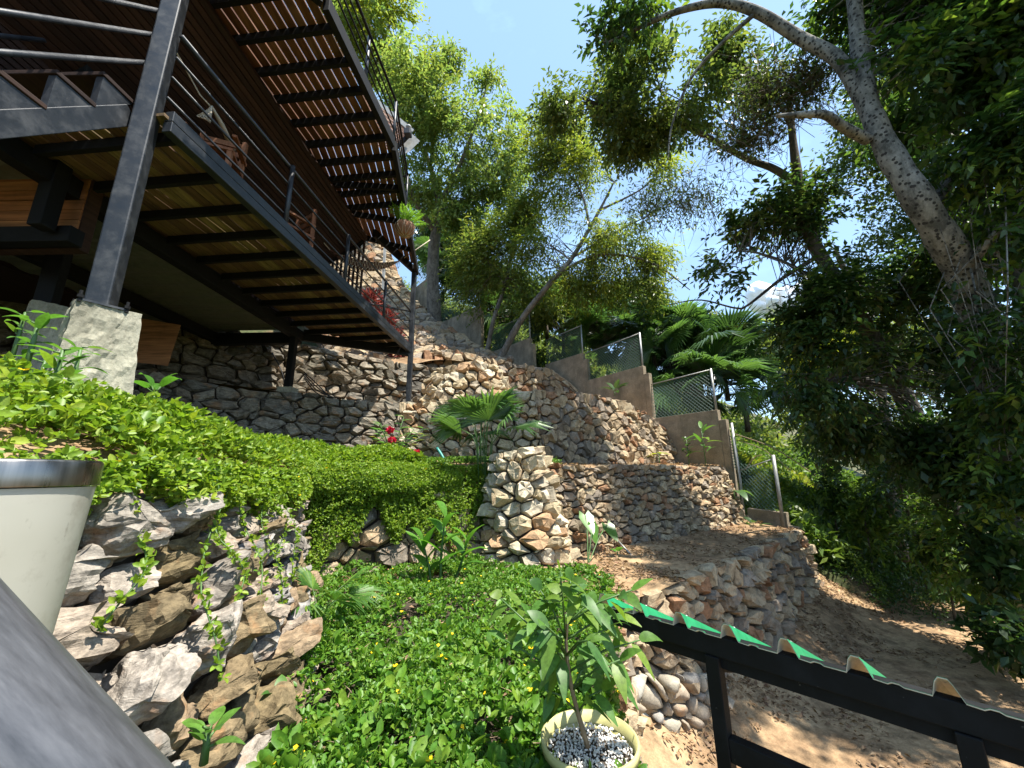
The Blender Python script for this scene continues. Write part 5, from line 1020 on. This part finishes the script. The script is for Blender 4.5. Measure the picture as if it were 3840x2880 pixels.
# ------------------------------------------------------------------ trees
def ell(u, v, t, ru, rv, rd): return (pt(u, v, t), ru*t/F, rv*t/F, rd)
def crown_points(E, n, rng, shell=0.55):
    w = np.array([e[1]*e[2]*e[3] for e in E])**0.75; idx = rng.choice(len(E), n, p=w/w.sum()); P = np.empty((n, 3))
    d = rnd_dir(rng, n); r_ = (shell+(1-shell)*rng.random(n)**0.7)*rng.uniform(0.55, 1.08, n)**0.5
    for k, i in enumerate(idx):
        c, a, b, e = E[i]; q = d[k]*r_[k]; P[k] = c+cr*q[0]*a+cu*q[1]*b+cf*q[2]*e
    return P
def tree(name, label, trunk, limbs, E, nclump, per, L, Wr, seed, bark, leafm, spread=0.25, droop=0.35, group='trees round the garden', twig=0.012, shell=0.15, holes=0.0, strand=0.0, mix2=None):
    rng = np.random.default_rng(seed); tp, tr_ = trunk; t = thing(name, label, 'tree', tp[0], group)
    sp = spline(tp, max(8, len(tp)*5)); rs = np.interp(np.linspace(0, 1, len(sp)), np.linspace(0, 1, len(tr_)), tr_); B = MB(); B.tube(sp, rs*(1+0.06*np.sin(np.arange(len(sp))*1.7)), 14); B.build('trunk', bark, t, True)
    nodes = [p for p in sp[len(sp)//2:]]
    for lp, lr in limbs:
        s_ = spline(lp, len(lp)*5); MB().tube(s_, np.interp(np.linspace(0, 1, len(s_)), np.linspace(0, 1, len(lr)), lr), 9).build('limb', bark, t, True); nodes += [p for p in s_[3:]]
    nodes = np.array(nodes); C = crown_points(E, nclump, rng, shell)
    if holes: C = C[[noise.noise(Vector(c*0.9+seed)) > holes-0.42 for c in C]]
    S = MB()   # twigs reach from the limbs to every clump
    for c in C[::2]:
        d = np.linalg.norm(nodes-c, axis=1); o = nodes[np.argmin(d+rng.uniform(0, 0.6, len(d)))]; m_ = (o+c)/2+rng.normal(0, 0.12*np.linalg.norm(c-o)+0.02, 3)+A3(0, 0, 0.08); S.tube([o, m_, c], [twig*1.6, twig, twig*0.4], 4, False)
    S.build('twigs', bark, t)['kind'] = 'stuff'
    m = 9; nt_ = max(2, per//m); n = len(C)*nt_; per = nt_*m   # sprays: leaves set alternately along drooping twigs
    cen = np.mean([e[0] for e in E], 0); To = np.repeat(C, nt_, 0)+rng.normal(0, spread*0.75, (n, 3)); Td = unit(unit(To-cen)*0.55+rnd_dir(rng, n)*0.8-A3(0, 0, droop*0.45)); Tl = spread*rng.uniform(1.4, 3.0, (n, 1))*(1+strand)
    tt = np.tile((np.arange(m)+0.6)/m, n)[:, None]; To, Td, Tl = np.repeat(To, m, 0), np.repeat(Td, m, 0), np.repeat(Tl, m, 0); sg = np.tile([1, -1, 1, -1, 1, -1, 1, -1, 0.1], n)[:, None]; n = n*m
    P = To+Td*Tl*tt-A3(0, 0, 1)*droop*0.5*Tl*tt**2+rng.normal(0, 0.02, (n, 3)); sd_ = unit(np.cross(Td, A3(0, 0, 1)+rng.normal(0, 0.3, (n, 3))))
    D = unit(Td*0.6+sd_*sg*0.85-A3(0, 0, droop*0.5)+rng.normal(0, 0.22, (n, 3))); N = unit(rnd_dir(rng, n)*0.55+A3(0, 0, 0.9)); Ls = L*rng.uniform(0.65, 1.25, n)
    V, Fq = leaf_quads(P, D, N, Ls, Ls*Wr*rng.uniform(0.8, 1.2, n), 0.15, 0.15)
    if mix2 is None: mk('crown', V, Fq, leafm, t)
    else:
        k = int(len(Fq)*mix2[1]); sel = rng.permutation(len(C)); m1 = np.isin(np.repeat(np.arange(len(C)), per), sel[:int(len(C)*mix2[1])])
        for m_, mt in ((~m1, leafm), (m1, mix2[0])):
            q = V.reshape(-1, 4, 3)[m_].reshape(-1, 3); mk('crown', q, np.arange(len(q)).reshape(-1, 4), mt, t)
    return t
def T(*a): return [pt(u, v, t) for u, v, t in a]
tree('broadleaf_tree', 'bright green broadleaf tree behind the end of the upper deck', (T((437, 345, 21), (433, 290, 21), (434, 245, 21), (440, 205, 21), (425, 150, 21)), [0.42, 0.34, 0.3, 0.22, 0.08]),
     [(T((437, 225, 21), (452, 208, 21), (475, 198, 20.5), (505, 195, 20)), [0.2, 0.16, 0.12, 0.05]), (T((434, 230, 21), (415, 200, 20), (400, 150, 20)), [0.2, 0.12, 0.05]), (T((440, 205, 21), (462, 160, 20), (480, 110, 20), (490, 70, 20)), [0.15, 0.1, 0.06, 0.02]), (T((430, 170, 21), (440, 100, 20), (452, 50, 20)), [0.1, 0.06, 0.02])],
     [ell(415, 95, 20, 32, 42, 2.5), ell(440, 130, 20, 38, 40, 2.5), ell(475, 140, 20, 40, 45, 2.5), ell(505, 165, 19, 25, 38, 2), ell(425, 185, 21, 40, 35, 2.5), ell(470, 195, 20, 42, 25, 2.2), ell(452, 62, 20, 10, 22, 0.8), ell(488, 82, 20, 14, 22, 0.9), ell(512, 110, 19.5, 14, 14, 0.8), ell(437, 60, 21, 14, 26, 1), ell(452, 220, 20, 22, 14, 1.2), ell(480, 225, 20, 18, 14, 1.2)],
     900, 62, 0.24, 0.38, 51, M_barkm, L_bright, 0.26, 0.45, holes=0.40, strand=0.3, mix2=(L_fine, 0.3))
tree('yellowish_tree', 'tall yellow green tree rising above the upper railing', (T((360, 260, 26), (365, 120, 26), (370, 20, 26)), [0.4, 0.3, 0.1]), [(T((366, 100, 26), (385, 40, 25), (395, 10, 25)), [0.15, 0.08, 0.03])],
     [ell(355, 25, 25, 30, 40, 3), ell(378, 45, 25, 25, 40, 2.5), ell(388, 12, 25, 18, 25, 2), ell(345, -30, 25, 40, 40, 3), ell(400, 80, 25, 18, 30, 2), ell(405, 5, 25, 8, 12, 1)], 520, 60, 0.30, 0.4, 52, M_barkm, L_yellow, 0.36, 0.4, holes=0.34, mix2=(L_bright, 0.35))
tree('leaning_tree', 'slender tree leaning out from the stone wall with fine light leaves', (T((497, 366, 15.2), (520, 322, 15.2), (547, 287, 15), (572, 258, 15), (597, 215, 15), (614, 182, 15)), [0.15, 0.125, 0.11, 0.09, 0.06, 0.03]),
     [(T((560, 272, 15), (600, 255, 14.6), (650, 262, 14.4), (690, 290, 14.2)), [0.07, 0.05, 0.035, 0.015]), (T((590, 230, 15), (580, 190, 15.5), (550, 150, 16)), [0.06, 0.04, 0.015]), (T((600, 210, 15), (640, 190, 14.5), (660, 170, 14.2)), [0.05, 0.03, 0.01]), (T((575, 256, 15), (620, 230, 14.5), (670, 205, 14)), [0.05, 0.03, 0.012])],
     [ell(560, 140, 16, 30, 28, 1.6), ell(540, 165, 16, 26, 30, 1.5), ell(585, 170, 15.5, 30, 25, 1.4), ell(610, 235, 15, 45, 28, 1.6), ell(650, 255, 15, 26, 24, 1.3), ell(590, 280, 15.5, 50, 22, 1.4), ell(545, 245, 16, 35, 25, 1.4), ell(560, 200, 16, 22, 25, 1.2), ell(640, 290, 15, 30, 18, 1.2), ell(655, 170, 14.2, 18, 22, 0.9)],
     900, 60, 0.19, 0.28, 53, M_barkm, L_fine, 0.24, 0.5, holes=0.40, strand=0.5, mix2=(L_yellow, 0.35))
tree('slim_tree', 'slim upright tree with thin trunk beside the leaning tree', (T((487, 352, 16.5), (494, 318, 16.5), (505, 285, 17), (515, 235, 17), (525, 190, 17)), [0.11, 0.09, 0.08, 0.06, 0.03]), [(T((505, 285, 17), (480, 250, 17), (470, 225, 17)), [0.05, 0.03, 0.01]), (T((515, 240, 17), (545, 200, 17), (556, 160, 17)), [0.05, 0.035, 0.015])],
     [ell(490, 245, 17.5, 28, 28, 1.3), ell(520, 215, 17, 25, 25, 1.3), ell(510, 280, 17.5, 30, 25, 1.3), ell(480, 290, 18, 24, 26, 1.3), ell(468, 262, 18.5, 18, 20, 1.2), ell(535, 300, 17, 28, 18, 1.2)], 620, 56, 0.20, 0.32, 54, M_barkm, L_fine, 0.24, 0.45, holes=0.38, strand=0.4)
# the big spotted tree at the right, its limbs arching over the garden
tree('spotted_trunk_tree', 'big leaning tree with pale spotted bark and a limb arching over the sky', (T((1022, 665, 5.9), (1012, 520, 5.7), (998, 400, 5.5), (970, 290, 5.3), (925, 210, 5.2), (888, 150, 5.4), (868, 100, 5.6), (858, 40, 5.8), (850, -60, 6)), [0.235, 0.22, 0.205, 0.185, 0.165, 0.14, 0.115, 0.10, 0.085]),
     [(T((872, 120, 5.6), (840, 62, 5.9), (800, 38, 6.2), (757, 12, 6.4), (722, 3, 6.6), (685, 9, 6.7), (648, 23, 6.9), (625, 35, 7), (606, 43, 7)), [0.11, 0.1, 0.09, 0.08, 0.07, 0.055, 0.045, 0.03, 0.015]), (T((868, 140, 5.5), (845, 128, 5.4), (825, 115, 5.3), (800, 115, 5.3), (776, 116, 5.3)), [0.075, 0.065, 0.055, 0.045, 0.02]), (T((860, 60, 5.8), (900, -20, 6), (940, -80, 6)), [0.1, 0.07, 0.04]), (T((757, 12, 6.4), (720, 45, 6.6), (690, 80, 6.8), (672, 125, 7), (668, 160, 7)), [0.04, 0.03, 0.025, 0.018, 0.01]), (T((930, 215, 5.2), (965, 150, 5.5), (1000, 100, 5.6)), [0.08, 0.06, 0.03]), (T((960, 280, 5.3), (990, 240, 4.9), (1030, 200, 4.7)), [0.06, 0.05, 0.03])],
     [ell(910, 40, 6, 55, 45, 1.2), ell(960, 70, 5.6, 50, 55, 1.2), ell(1005, 60, 5.2, 40, 60, 1), ell(985, 150, 5.0, 40, 45, 0.9), ell(1015, 230, 4.8, 30, 50, 0.8), ell(965, 240, 6.2, 35, 45, 0.9), ell(920, 110, 6.6, 40, 40, 1), ell(1000, 330, 4.9, 30, 45, 0.7), ell(880, 10, 6.4, 40, 20, 1), ell(840, 10, 6.6, 30, 15, 0.8), ell(640, 15, 7, 35, 16, 0.6), ell(615, 40, 7, 14, 22, 0.4), ell(900, 75, 5.4, 20, 40, 0.6), ell(900, -110, 5.4, 60, 55, 1.2), ell(980, -90, 5, 70, 60, 1.2)],
     1000, 36, 0.15, 0.42, 55, M_bark, L_dark, 0.17, 0.4, twig=0.008, holes=0.30, mix2=(L_under, 0.3))
tree('dark_canopy_tree', 'dark leaved tree whose canopy hangs over the middle of the sky', (T((985, 650, 7.4), (970, 568, 7.4), (938, 480, 7.3), (903, 395, 7.3), (850, 300, 7.4), (812, 240, 7.6), (798, 180, 7.8), (789, 104, 8)), [0.2, 0.18, 0.16, 0.15, 0.13, 0.11, 0.09, 0.05]),
     [(T((800, 185, 7.8), (772, 168, 8), (745, 158, 8.2), (693, 130, 8.6), (650, 120, 9), (600, 105, 9)), [0.08, 0.07, 0.06, 0.05, 0.035, 0.015]), (T((690, 130, 8.6), (660, 90, 8.8), (640, 70, 9)), [0.04, 0.03, 0.015]), (T((820, 255, 7.5), (780, 280, 7.8), (748, 305, 8), (735, 308, 8), (700, 300, 8.3), (668, 305, 8.5)), [0.05, 0.035, 0.025, 0.02, 0.015, 0.008]), (T((792, 130, 8), (770, 90, 8.2), (740, 70, 8.4)), [0.04, 0.03, 0.015])],
     [ell(590, 103, 9, 42, 26, 1.1), ell(640, 85, 9, 46, 34, 1.2), ell(690, 100, 8.8, 45, 36, 1.2), ell(650, 130, 9, 60, 22, 1.1), ell(735, 90, 8.5, 35, 35, 1), ell(560, 112, 9, 16, 16, 0.6), ell(710, 60, 8.6, 28, 20, 0.8)],
     820, 54, 0.13, 0.42, 56, M_barkd, L_olive, 0.17, 0.45, twig=0.010, holes=0.36, mix2=(L_fine, 0.25))
tree('drooping_tree', 'tree with hanging glossy leaves crossing the small cloud at the right', (T((905, 560, 9), (892, 500, 9), (888, 440, 9), (870, 330, 8.8), (835, 250, 8.6)), [0.12, 0.11, 0.1, 0.08, 0.04]),
     [(T((870, 330, 8.8), (830, 290, 8), (780, 260, 7.6), (740, 250, 7.6)), [0.05, 0.04, 0.025, 0.01]), (T((880, 380, 8.8), (830, 380, 7.6), (790, 400, 7.2)), [0.05, 0.035, 0.015])],
     [ell(760, 225, 7.8, 36, 30, 0.7), ell(735, 265, 7.6, 36, 26, 0.6), ell(800, 215, 7.8, 40, 35, 0.8), ell(830, 300, 7.0, 36, 36, 0.8), ell(860, 345, 6.8, 50, 38, 0.8), ell(815, 390, 6.6, 36, 22, 0.6), ell(900, 300, 7.0, 50, 50, 0.9), ell(890, 400, 6.4, 45, 32, 0.7), ell(940, 350, 6.2, 40, 45, 0.7), ell(800, 330, 7, 22, 26, 0.5), ell(850, 425, 7.2, 45, 24, 0.6), ell(930, 440, 6.6, 45, 35, 0.6), ell(960, 400, 6, 45, 40, 0.6)],
     1050, 36, 0.145, 0.42, 57, M_barkm, L_dark, 0.17, 0.6, twig=0.007, holes=0.34, mix2=(L_olive, 0.3))
tree('right_edge_tree', 'slim pale trunk among dense leaves at the right edge', (T((1040, 420, 5), (1016, 215, 5.2), (1003, 130, 5.3), (990, 60, 5.4), (983, -20, 5.4)), [0.13, 0.115, 0.11, 0.10, 0.09]), [(T((1003, 130, 5.3), (1020, 60, 5), (1040, 10, 5)), [0.05, 0.04, 0.02])],
     [ell(1005, 10, 4.9, 30, 25, 0.5), ell(1025, 130, 4.6, 20, 40, 0.5), ell(1020, 400, 4.7, 24, 50, 0.5), ell(1015, 480, 4.8, 20, 40, 0.5)], 160, 27, 0.14, 0.45, 58, M_bark, L_dark, 0.15, 0.4, twig=0.007, mix2=(L_under, 0.3))
# dry vine tangle hung in the canopy
vt = thing('dry_vine_tangle', 'brown tangle of dry vines hanging in the right canopy', 'vine', pt(770, 110, 7)); S = MB(); rng = np.random.default_rng(77)
for k in range(420):
    c = crown_points([ell(770, 95, 7.2, 50, 45, 0.6), ell(745, 140, 7.4, 45, 22, 0.5), ell(810, 80, 7, 30, 35, 0.5)], 1, rng, 0.1)[0]; d = rng.normal(0, 0.2, 3); S.tube(spline([c-d, c+rng.normal(0, 0.1, 3), c+d+A3(0, 0, -0.15), c+d*1.4+rng.normal(0, 0.12, 3)], 7), 0.0045, 3, False)
S.build('vine_strands', L_vine, vt); C = crown_points([ell(770, 95, 7.2, 50, 45, 0.6), ell(745, 140, 7.4, 45, 22, 0.5), ell(810, 80, 7, 30, 35, 0.5)], 2600, rng, 0.1); n = len(C)
V, Fq = leaf_quads(C, rnd_dir(rng, n), rnd_dir(rng, n), np.full(n, 0.11), np.full(n, 0.045)); mk('vine_leaves', V, Fq, L_olive, vt)
hv = thing('hanging_twigs', 'fine bare twigs hanging against the sky right of centre', 'twigs', pt(690, 220, 8)); S = MB()
for k in range(260):
    c = crown_points([ell(690, 195, 8, 55, 30, 0.8), ell(650, 200, 8.4, 35, 30, 0.6)], 1, rng, 0.1)[0]; S.tube(spline([c, c+rng.normal(0, 0.12, 3)+A3(0, 0, -0.1), c+rng.normal(0, 0.2, 3)+A3(0, 0, -0.4)], 6), 0.0035, 3, False)
S.build('twig_strands', M_barkd, hv); C = crown_points([ell(690, 200, 8, 60, 32, 0.8), ell(650, 205, 8.4, 38, 30, 0.6)], 1500, rng, 0.1); n = len(C)
V, Fq = leaf_quads(C, rnd_dir(rng, n)-A3(0, 0, 0.8), rnd_dir(rng, n), np.full(n, 0.10), np.full(n, 0.03)); mk('twig_leaves', V, Fq, L_fine, hv)
# climbing leaves on the big trunk
C = []; sp = spline(T((1022, 665, 5.9), (1012, 520, 5.7), (998, 400, 5.5), (975, 300, 5.3)), 40)
for k in range(1500): c = sp[rng.integers(40)]; d = rng.normal(0, 1, 3)*A3(1, 1, 0.5); C.append(c+unit(d)*rng.uniform(0.27, 0.5))
C = np.array(C); n = len(C); V, Fq = leaf_ovals(C, rnd_dir(rng, n)-A3(0, 0, 0.5), rnd_dir(rng, n)+A3(-0.6, -0.8, 0.3), rng.uniform(0.09, 0.16, n), rng.uniform(0.05, 0.09, n)); tag(mk('climbing_ivy', V, Fq, L_dark), 'dark climbing leaves wrapped round the big spotted trunk', 'ivy')

# ------------------------------------------------------------------ fan palms behind the fence
spots = [(700, 392, 12.6, 15, 1.0, 'big fan palm with arching leaves beside the right fence post'), (735, 398, 12.2, 10, 0.9, 'outermost fan palm leaning towards the open grass'), (668, 372, 13.4, 12, 0.95, 'fan palm just left of the biggest one'), (628, 352, 14.2, 12, 0.9, 'fan palm above the third fence panel'),
         (592, 342, 15.2, 11, 0.9, 'fan palm between the third and fourth fence panels'), (556, 335, 16.2, 11, 0.9, 'fan palm above the fourth fence panel'), (505, 318, 18.5, 10, 1.0, 'fan palm behind the leaning trunk'), (462, 285, 21, 11, 1.1, 'fan palm behind the fence post above the leaning tree'), (445, 262, 22.5, 9, 1.1, 'highest fan palm near the broadleaf trunk'), (716, 372, 12.6, 12, 1.15, 'fan palm in the middle of the clump beside the right fence post'), (682, 356, 13.6, 12, 1.15, 'tallest fan palm of the clump behind the second fence panel'), (645, 345, 14.4, 12, 1.1, 'fan palm filling the gap behind the third fence post'), (540, 322, 17.2, 10, 1.1, 'fan palm half hidden by the leaning trunk')]
for k, (u_, v_, t_, n_, R_, lab) in enumerate(spots):
    c = pt(u_+6, v_-12, t_+(1.2 if k < 2 else 2.2)); R_ = R_*1.12; palm('fan_palm', lab, c-A3(0, 0, 1.6), 0.9, n_+16, 1.05*R_, 60+k, L_palmd if k % 2 else L_palm, 'fan palms behind the fence', pet=1.35*R_, thick=0.014, tilt=(0.02, 1.6), trunk=0.08, flat=0.5)
# banana like leaves in the back
for k, (c, lab) in enumerate(((pt(478, 248, 23), 'banana plant far behind the fence below the sky gap'), (pt(790, 335, 15), 'banana plant on the far slope under the cloud'))):
    rosette('banana_plant', lab, c-A3(0, 0, 1.2), 7, 1.7, 0.42, 80+k, L_bright, 'plant', (0.2, 1.2), 0.45, 1.2, 'banana plants on the slope')
# understory behind the fence, on the right slope and by the path
def bush(name, label, E, n, L, Wr, mat, seed, droop=0.2, oval=False, group=None, kind=None, cat='bush', hole=1.0, hs_=1.1):
    rng = np.random.default_rng(seed); C = crown_points(E, n, rng, 0.3); C = C[[noise.noise(Vector(c*hs_+seed)) > -hole for c in C]] if hole < 1 else C; n = len(C); D = rnd_dir(rng, n)+A3(0, 0, 0.25-droop); N = rnd_dir(rng, n)*0.7+A3(0, 0, 0.8); Ls = L*rng.uniform(0.6, 1.35, n)
    V, Fq = (leaf_ovals if oval else leaf_quads)(C, D, N, Ls, Ls*Wr); return tag(mk(name, V, Fq, mat), label, cat, group, kind)
rng = np.random.default_rng(91)
def slope_cover(n, c0, c1, s0, s1, hmax, seed, dens=0.0):
    rng = np.random.default_rng(seed); c = rng.uniform(c0, c1, n); s = s0+(s1-s0)*rng.random(n)**1.0; P = np.array([CS(a, b) for a, b in zip(c, s)]); z = np.array([max(zpath(a, b, p[0], p[1]), zp2(a, b, p[0], p[1]) if b < 4.6 and a < 21 else -9) for a, b, p in zip(c, s, P)])
    l = np.array([max(0, 0.45+0.9*noise.noise(Vector((p[0]*0.8, p[1]*0.8, seed)))) for p in P]); P[:, 2] = z+hmax*l*rng.random(n)**0.7; return P
def weeds(name, label, P, L, Wr, mat, seed, up=0.3):
    rng = np.random.default_rng(seed); n = len(P); Ls = L*rng.uniform(0.5, 1.4, n); V, Fq = leaf_quads(P, rnd_dir(rng, n)+A3(0, 0, up), unit(rnd_dir(rng, n)*0.7+A3(0, 0, 0.8)), Ls, Ls*Wr); return tag(mk(name, V, Fq, mat), label, 'undergrowth', None, 'stuff')
weeds('slope_undergrowth', 'leafy undergrowth covering the slope beyond the boundary wall', slope_cover(56000, 10.75, 18, 2.3, 9.0, 0.75, 1), 0.14, 0.42, L_under, 1)
weeds('sunny_undergrowth', 'bright yellow green weeds on the sunny part of the slope', slope_cover(36000, 10.8, 18, 5.0, 14.0, 1.0, 2), 0.17, 0.35, L_yellow, 2, 0.5)
weeds('fence_undergrowth', 'dark undergrowth behind the wire fence', slope_cover(52000, 11.0, 13.4, 5.5, 24, 1.8, 3), 0.19, 0.4, L_palmd, 3)
weeds('upper_slope_undergrowth', 'mixed foliage on the upper slope behind the palms', slope_cover(70000, 8.0, 36, 10, 36, 2.6, 4), 0.36, 0.4, L_fine, 4)
weeds('far_slope_undergrowth', 'green weeds covering the open slope right of the palms', slope_cover(46000, 15, 34, 2.6, 12, 1.1, 12), 0.26, 0.4, L_under, 12, 0.4)
weeds('path_edge_undergrowth', 'dim low plants along the far edge of the path', slope_cover(24000, 10.6, 21, 1.5, 4.5, 0.7, 5), 0.13, 0.42, L_dark, 5)
bush('backdrop_thicket', 'dark thicket closing the view behind the fence and palms', [ell(700, 345, 19, 50, 36, 1.5), ell(650, 330, 20, 45, 36, 1.5), ell(600, 315, 21, 45, 36, 1.5), ell(555, 305, 22, 40, 36, 1.5), ell(505, 295, 24, 40, 36, 1.6), ell(465, 265, 27, 35, 40, 1.8), ell(440, 245, 28, 30, 40, 1.8)], 52000, 0.28, 0.4, L_palmd, 75, kind='stuff', cat='thicket', hole=0.25)
bush('right_thicket', 'dense leafy wood filling the view behind the right hand trunks', [ell(900, 130, 11, 80, 110, 1.5), ell(980, 200, 10, 60, 130, 1.5), ell(900, 290, 11, 70, 80, 1.5), ell(850, 330, 12, 45, 60, 1.2), ell(980, 380, 9.5, 60, 90, 1.2), ell(1000, 60, 9, 60, 80, 1.2), ell(960, 480, 10, 70, 60, 1.2), ell(890, 440, 12, 60, 50, 1.2)], 76000, 0.16, 0.42, L_olive, 76, 0.4, kind='stuff', cat='wood', hole=0.0)
bush('distant_wood', 'pale distant wooded ridge below the small cloud', [ell(800, 360, 40, 50, 30, 4), ell(740, 345, 42, 40, 24, 4), ell(850, 350, 38, 40, 40, 4), ell(690, 330, 44, 40, 22, 4), ell(900, 360, 38, 50, 50, 4), ell(630, 300, 40, 40, 24, 3)], 30000, 0.55, 0.4, L_fine, 78, kind='stuff', cat='wood')
P = np.array([CS(a, b) for a, b in zip(rng.uniform(6.5, 14, 9000), rng.uniform(-3.4, -0.6, 9000))]); keep = P[:, 0] > 5.2+0.2*rng.random(9000); P = P[keep]; P[:, 2] = -2.75+1.5*rng.random(len(P))**1.5
weeds('right_edge_undergrowth', 'dark leafy undergrowth right of the path below the big trunk', P, 0.15, 0.42, L_dark, 6)
# long grass tuft in the sun
gp = slope_cover(2600, 11.2, 14.2, 8.0, 13.0, 0.05, 9); n = len(gp); D = unit(rng.normal(0, 0.35, (n, 3))+A3(0, 0, 1)); V, Fq = leaf_quads(gp, D, rnd_dir(rng, n), rng.uniform(0.6, 1.1, n), np.full(n, 0.03), 0.1, 0.2); tag(mk('tall_grass', V, Fq, L_yellow), 'tall bright grass blades on the sunny slope beside the palms', 'grass', None, 'stuff')
bush('yellow_bush', 'sunlit yellow leaved bush below the drooping tree', [ell(818, 350, 9.5, 26, 16, 0.7), ell(840, 340, 9.8, 20, 14, 0.6), ell(803, 372, 9.6, 16, 18, 0.5)], 1300, 0.17, 0.42, L_yellow, 71, group='bushes on the slope')
bush('far_bush', 'pale distant tree crown under the cloud', [ell(855, 425, 15, 45, 30, 1.2), ell(825, 442, 12.5, 32, 18, 0.8), ell(805, 418, 17, 40, 18, 1.2), ell(770, 350, 24, 24, 26, 2.5), ell(745, 335, 26, 18, 14, 2), ell(790, 330, 26, 20, 20, 2)], 11000, 0.24, 0.35, L_fine, 72, group='bushes on the slope')
bush('dark_bush', 'dark broad leaved bush between the path and the big trunk', [ell(960, 470, 6.2, 40, 50, 0.6), ell(1000, 560, 5.4, 22, 50, 0.5), ell(930, 440, 6.8, 30, 30, 0.6), ell(1005, 640, 5.0, 26, 40, 0.5), ell(950, 545, 7.4, 36, 26, 0.5)], 3600, 0.17, 0.45, L_dark, 73, 0.5, group='bushes on the slope')
bush('slope_shrub', 'leafy shrub of long leaves low on the slope beside the wall end', [ell(815, 545, 8.6, 28, 22, 0.5), ell(790, 520, 9.0, 20, 18, 0.5), ell(835, 500, 9.4, 24, 16, 0.5), ell(880, 520, 9.2, 40, 22, 0.6), ell(900, 470, 9.8, 40, 30, 0.6)], 2600, 0.24, 0.3, L_under, 74, group='bushes on the slope')

# tree standing just outside the right edge, its crown shading the path
tree('path_shade_tree', 'tree beyond the right edge whose crown shades the path', ([A3(9.8, 2.2, -2.9), A3(9.4, 2.4, 0.5), A3(8.8, 2.8, 4.0), A3(8.2, 3.1, 6.5)], [0.2, 0.18, 0.13, 0.06]), [([A3(8.8, 2.8, 4.0), A3(7.6, 3.4, 5.6), A3(6.8, 3.9, 6.2)], [0.08, 0.06, 0.02])],
     [(A3(7.8, 3.2, 6.6), 1.4, 1.0, 1.4), (A3(8.8, 4.0, 6.0), 1.3, 1.0, 1.2), (A3(7.0, 4.2, 6.9), 1.1, 0.7, 1.0)], 200, 36, 0.16, 0.42, 59, M_barkm, L_olive, 0.2, 0.4, holes=0.44)
# slim saplings and low foliage crowding the far side of the path
for k, (u_, v_, t_, h_, lab) in enumerate(((842, 560, 9.2, 2.2, 'slim sapling just past the end of the boundary wall'), (872, 575, 8.6, 1.8, 'slim sapling left of the pale upright trunk'), (925, 585, 8.0, 2.4, 'slim sapling between the two leaning trunks'), (950, 600, 7.2, 1.6, 'low sapling at the path edge before the dark trunk'), (905, 560, 9.6, 2.8, 'tall thin sapling behind the pale upright trunk'), (1008, 640, 5.6, 1.9, 'leafy sapling at the right edge over the path'))):
    b0 = pt(u_, v_, t_); tp = b0+A3(0.12*math.sin(k*2.0), 0.1*math.cos(k), h_)
    tree('sapling', lab, ([b0-A3(0, 0, 0.4), (b0+tp)/2+A3(0.06, 0, 0), tp], [0.022, 0.018, 0.008]), [], [(b0+(tp-b0)*0.75, 0.45, 0.65, 0.45), (tp, 0.35, 0.3, 0.35), (b0+(tp-b0)*0.4, 0.4, 0.3, 0.4)], 46, 27, 0.15, 0.36, 200+k, M_barkd, L_under if k % 2 else L_dark, 0.14, 0.5, group='saplings by the path', twig=0.005)
# small fair weather cloud above the far ridge
cl_ = []; rng = np.random.default_rng(5); B = MB(); c0 = pt(785, 306, 420)
b = bmesh.new()
for k in range(16):
    q = c0+cr*rng.normal(0, 26)+cu*abs(rng.normal(0, 9))+cf*rng.normal(0, 14); r_ = rng.uniform(9, 20)*(1-0.012*abs((q-c0) @ cr))
    bmesh.ops.create_icosphere(b, subdivisions=4, radius=max(5, r_), matrix=Matrix.Translation(Vector(q)))
b.normal_update()
for v in b.verts: v.co += v.normal*(3.2*noise.noise(v.co*0.07)+1.6*noise.noise(v.co*0.19)+0.7*noise.noise(v.co*0.5))
me = bpy.data.meshes.new('cloud'); b.to_mesh(me); b.free(); m_, N, L, Bs = nmat('cloud_white'); Bs.inputs['Base Color'].default_value = (0.92, 0.93, 0.95, 1); Bs.inputs['Roughness'].default_value = 1.0
me.polygons.foreach_set('use_smooth', np.ones(len(me.polygons), dtype=bool)); struct(link('cloud', me, m_), 'small white cloud low in the sky above the far slope', 'cloud')
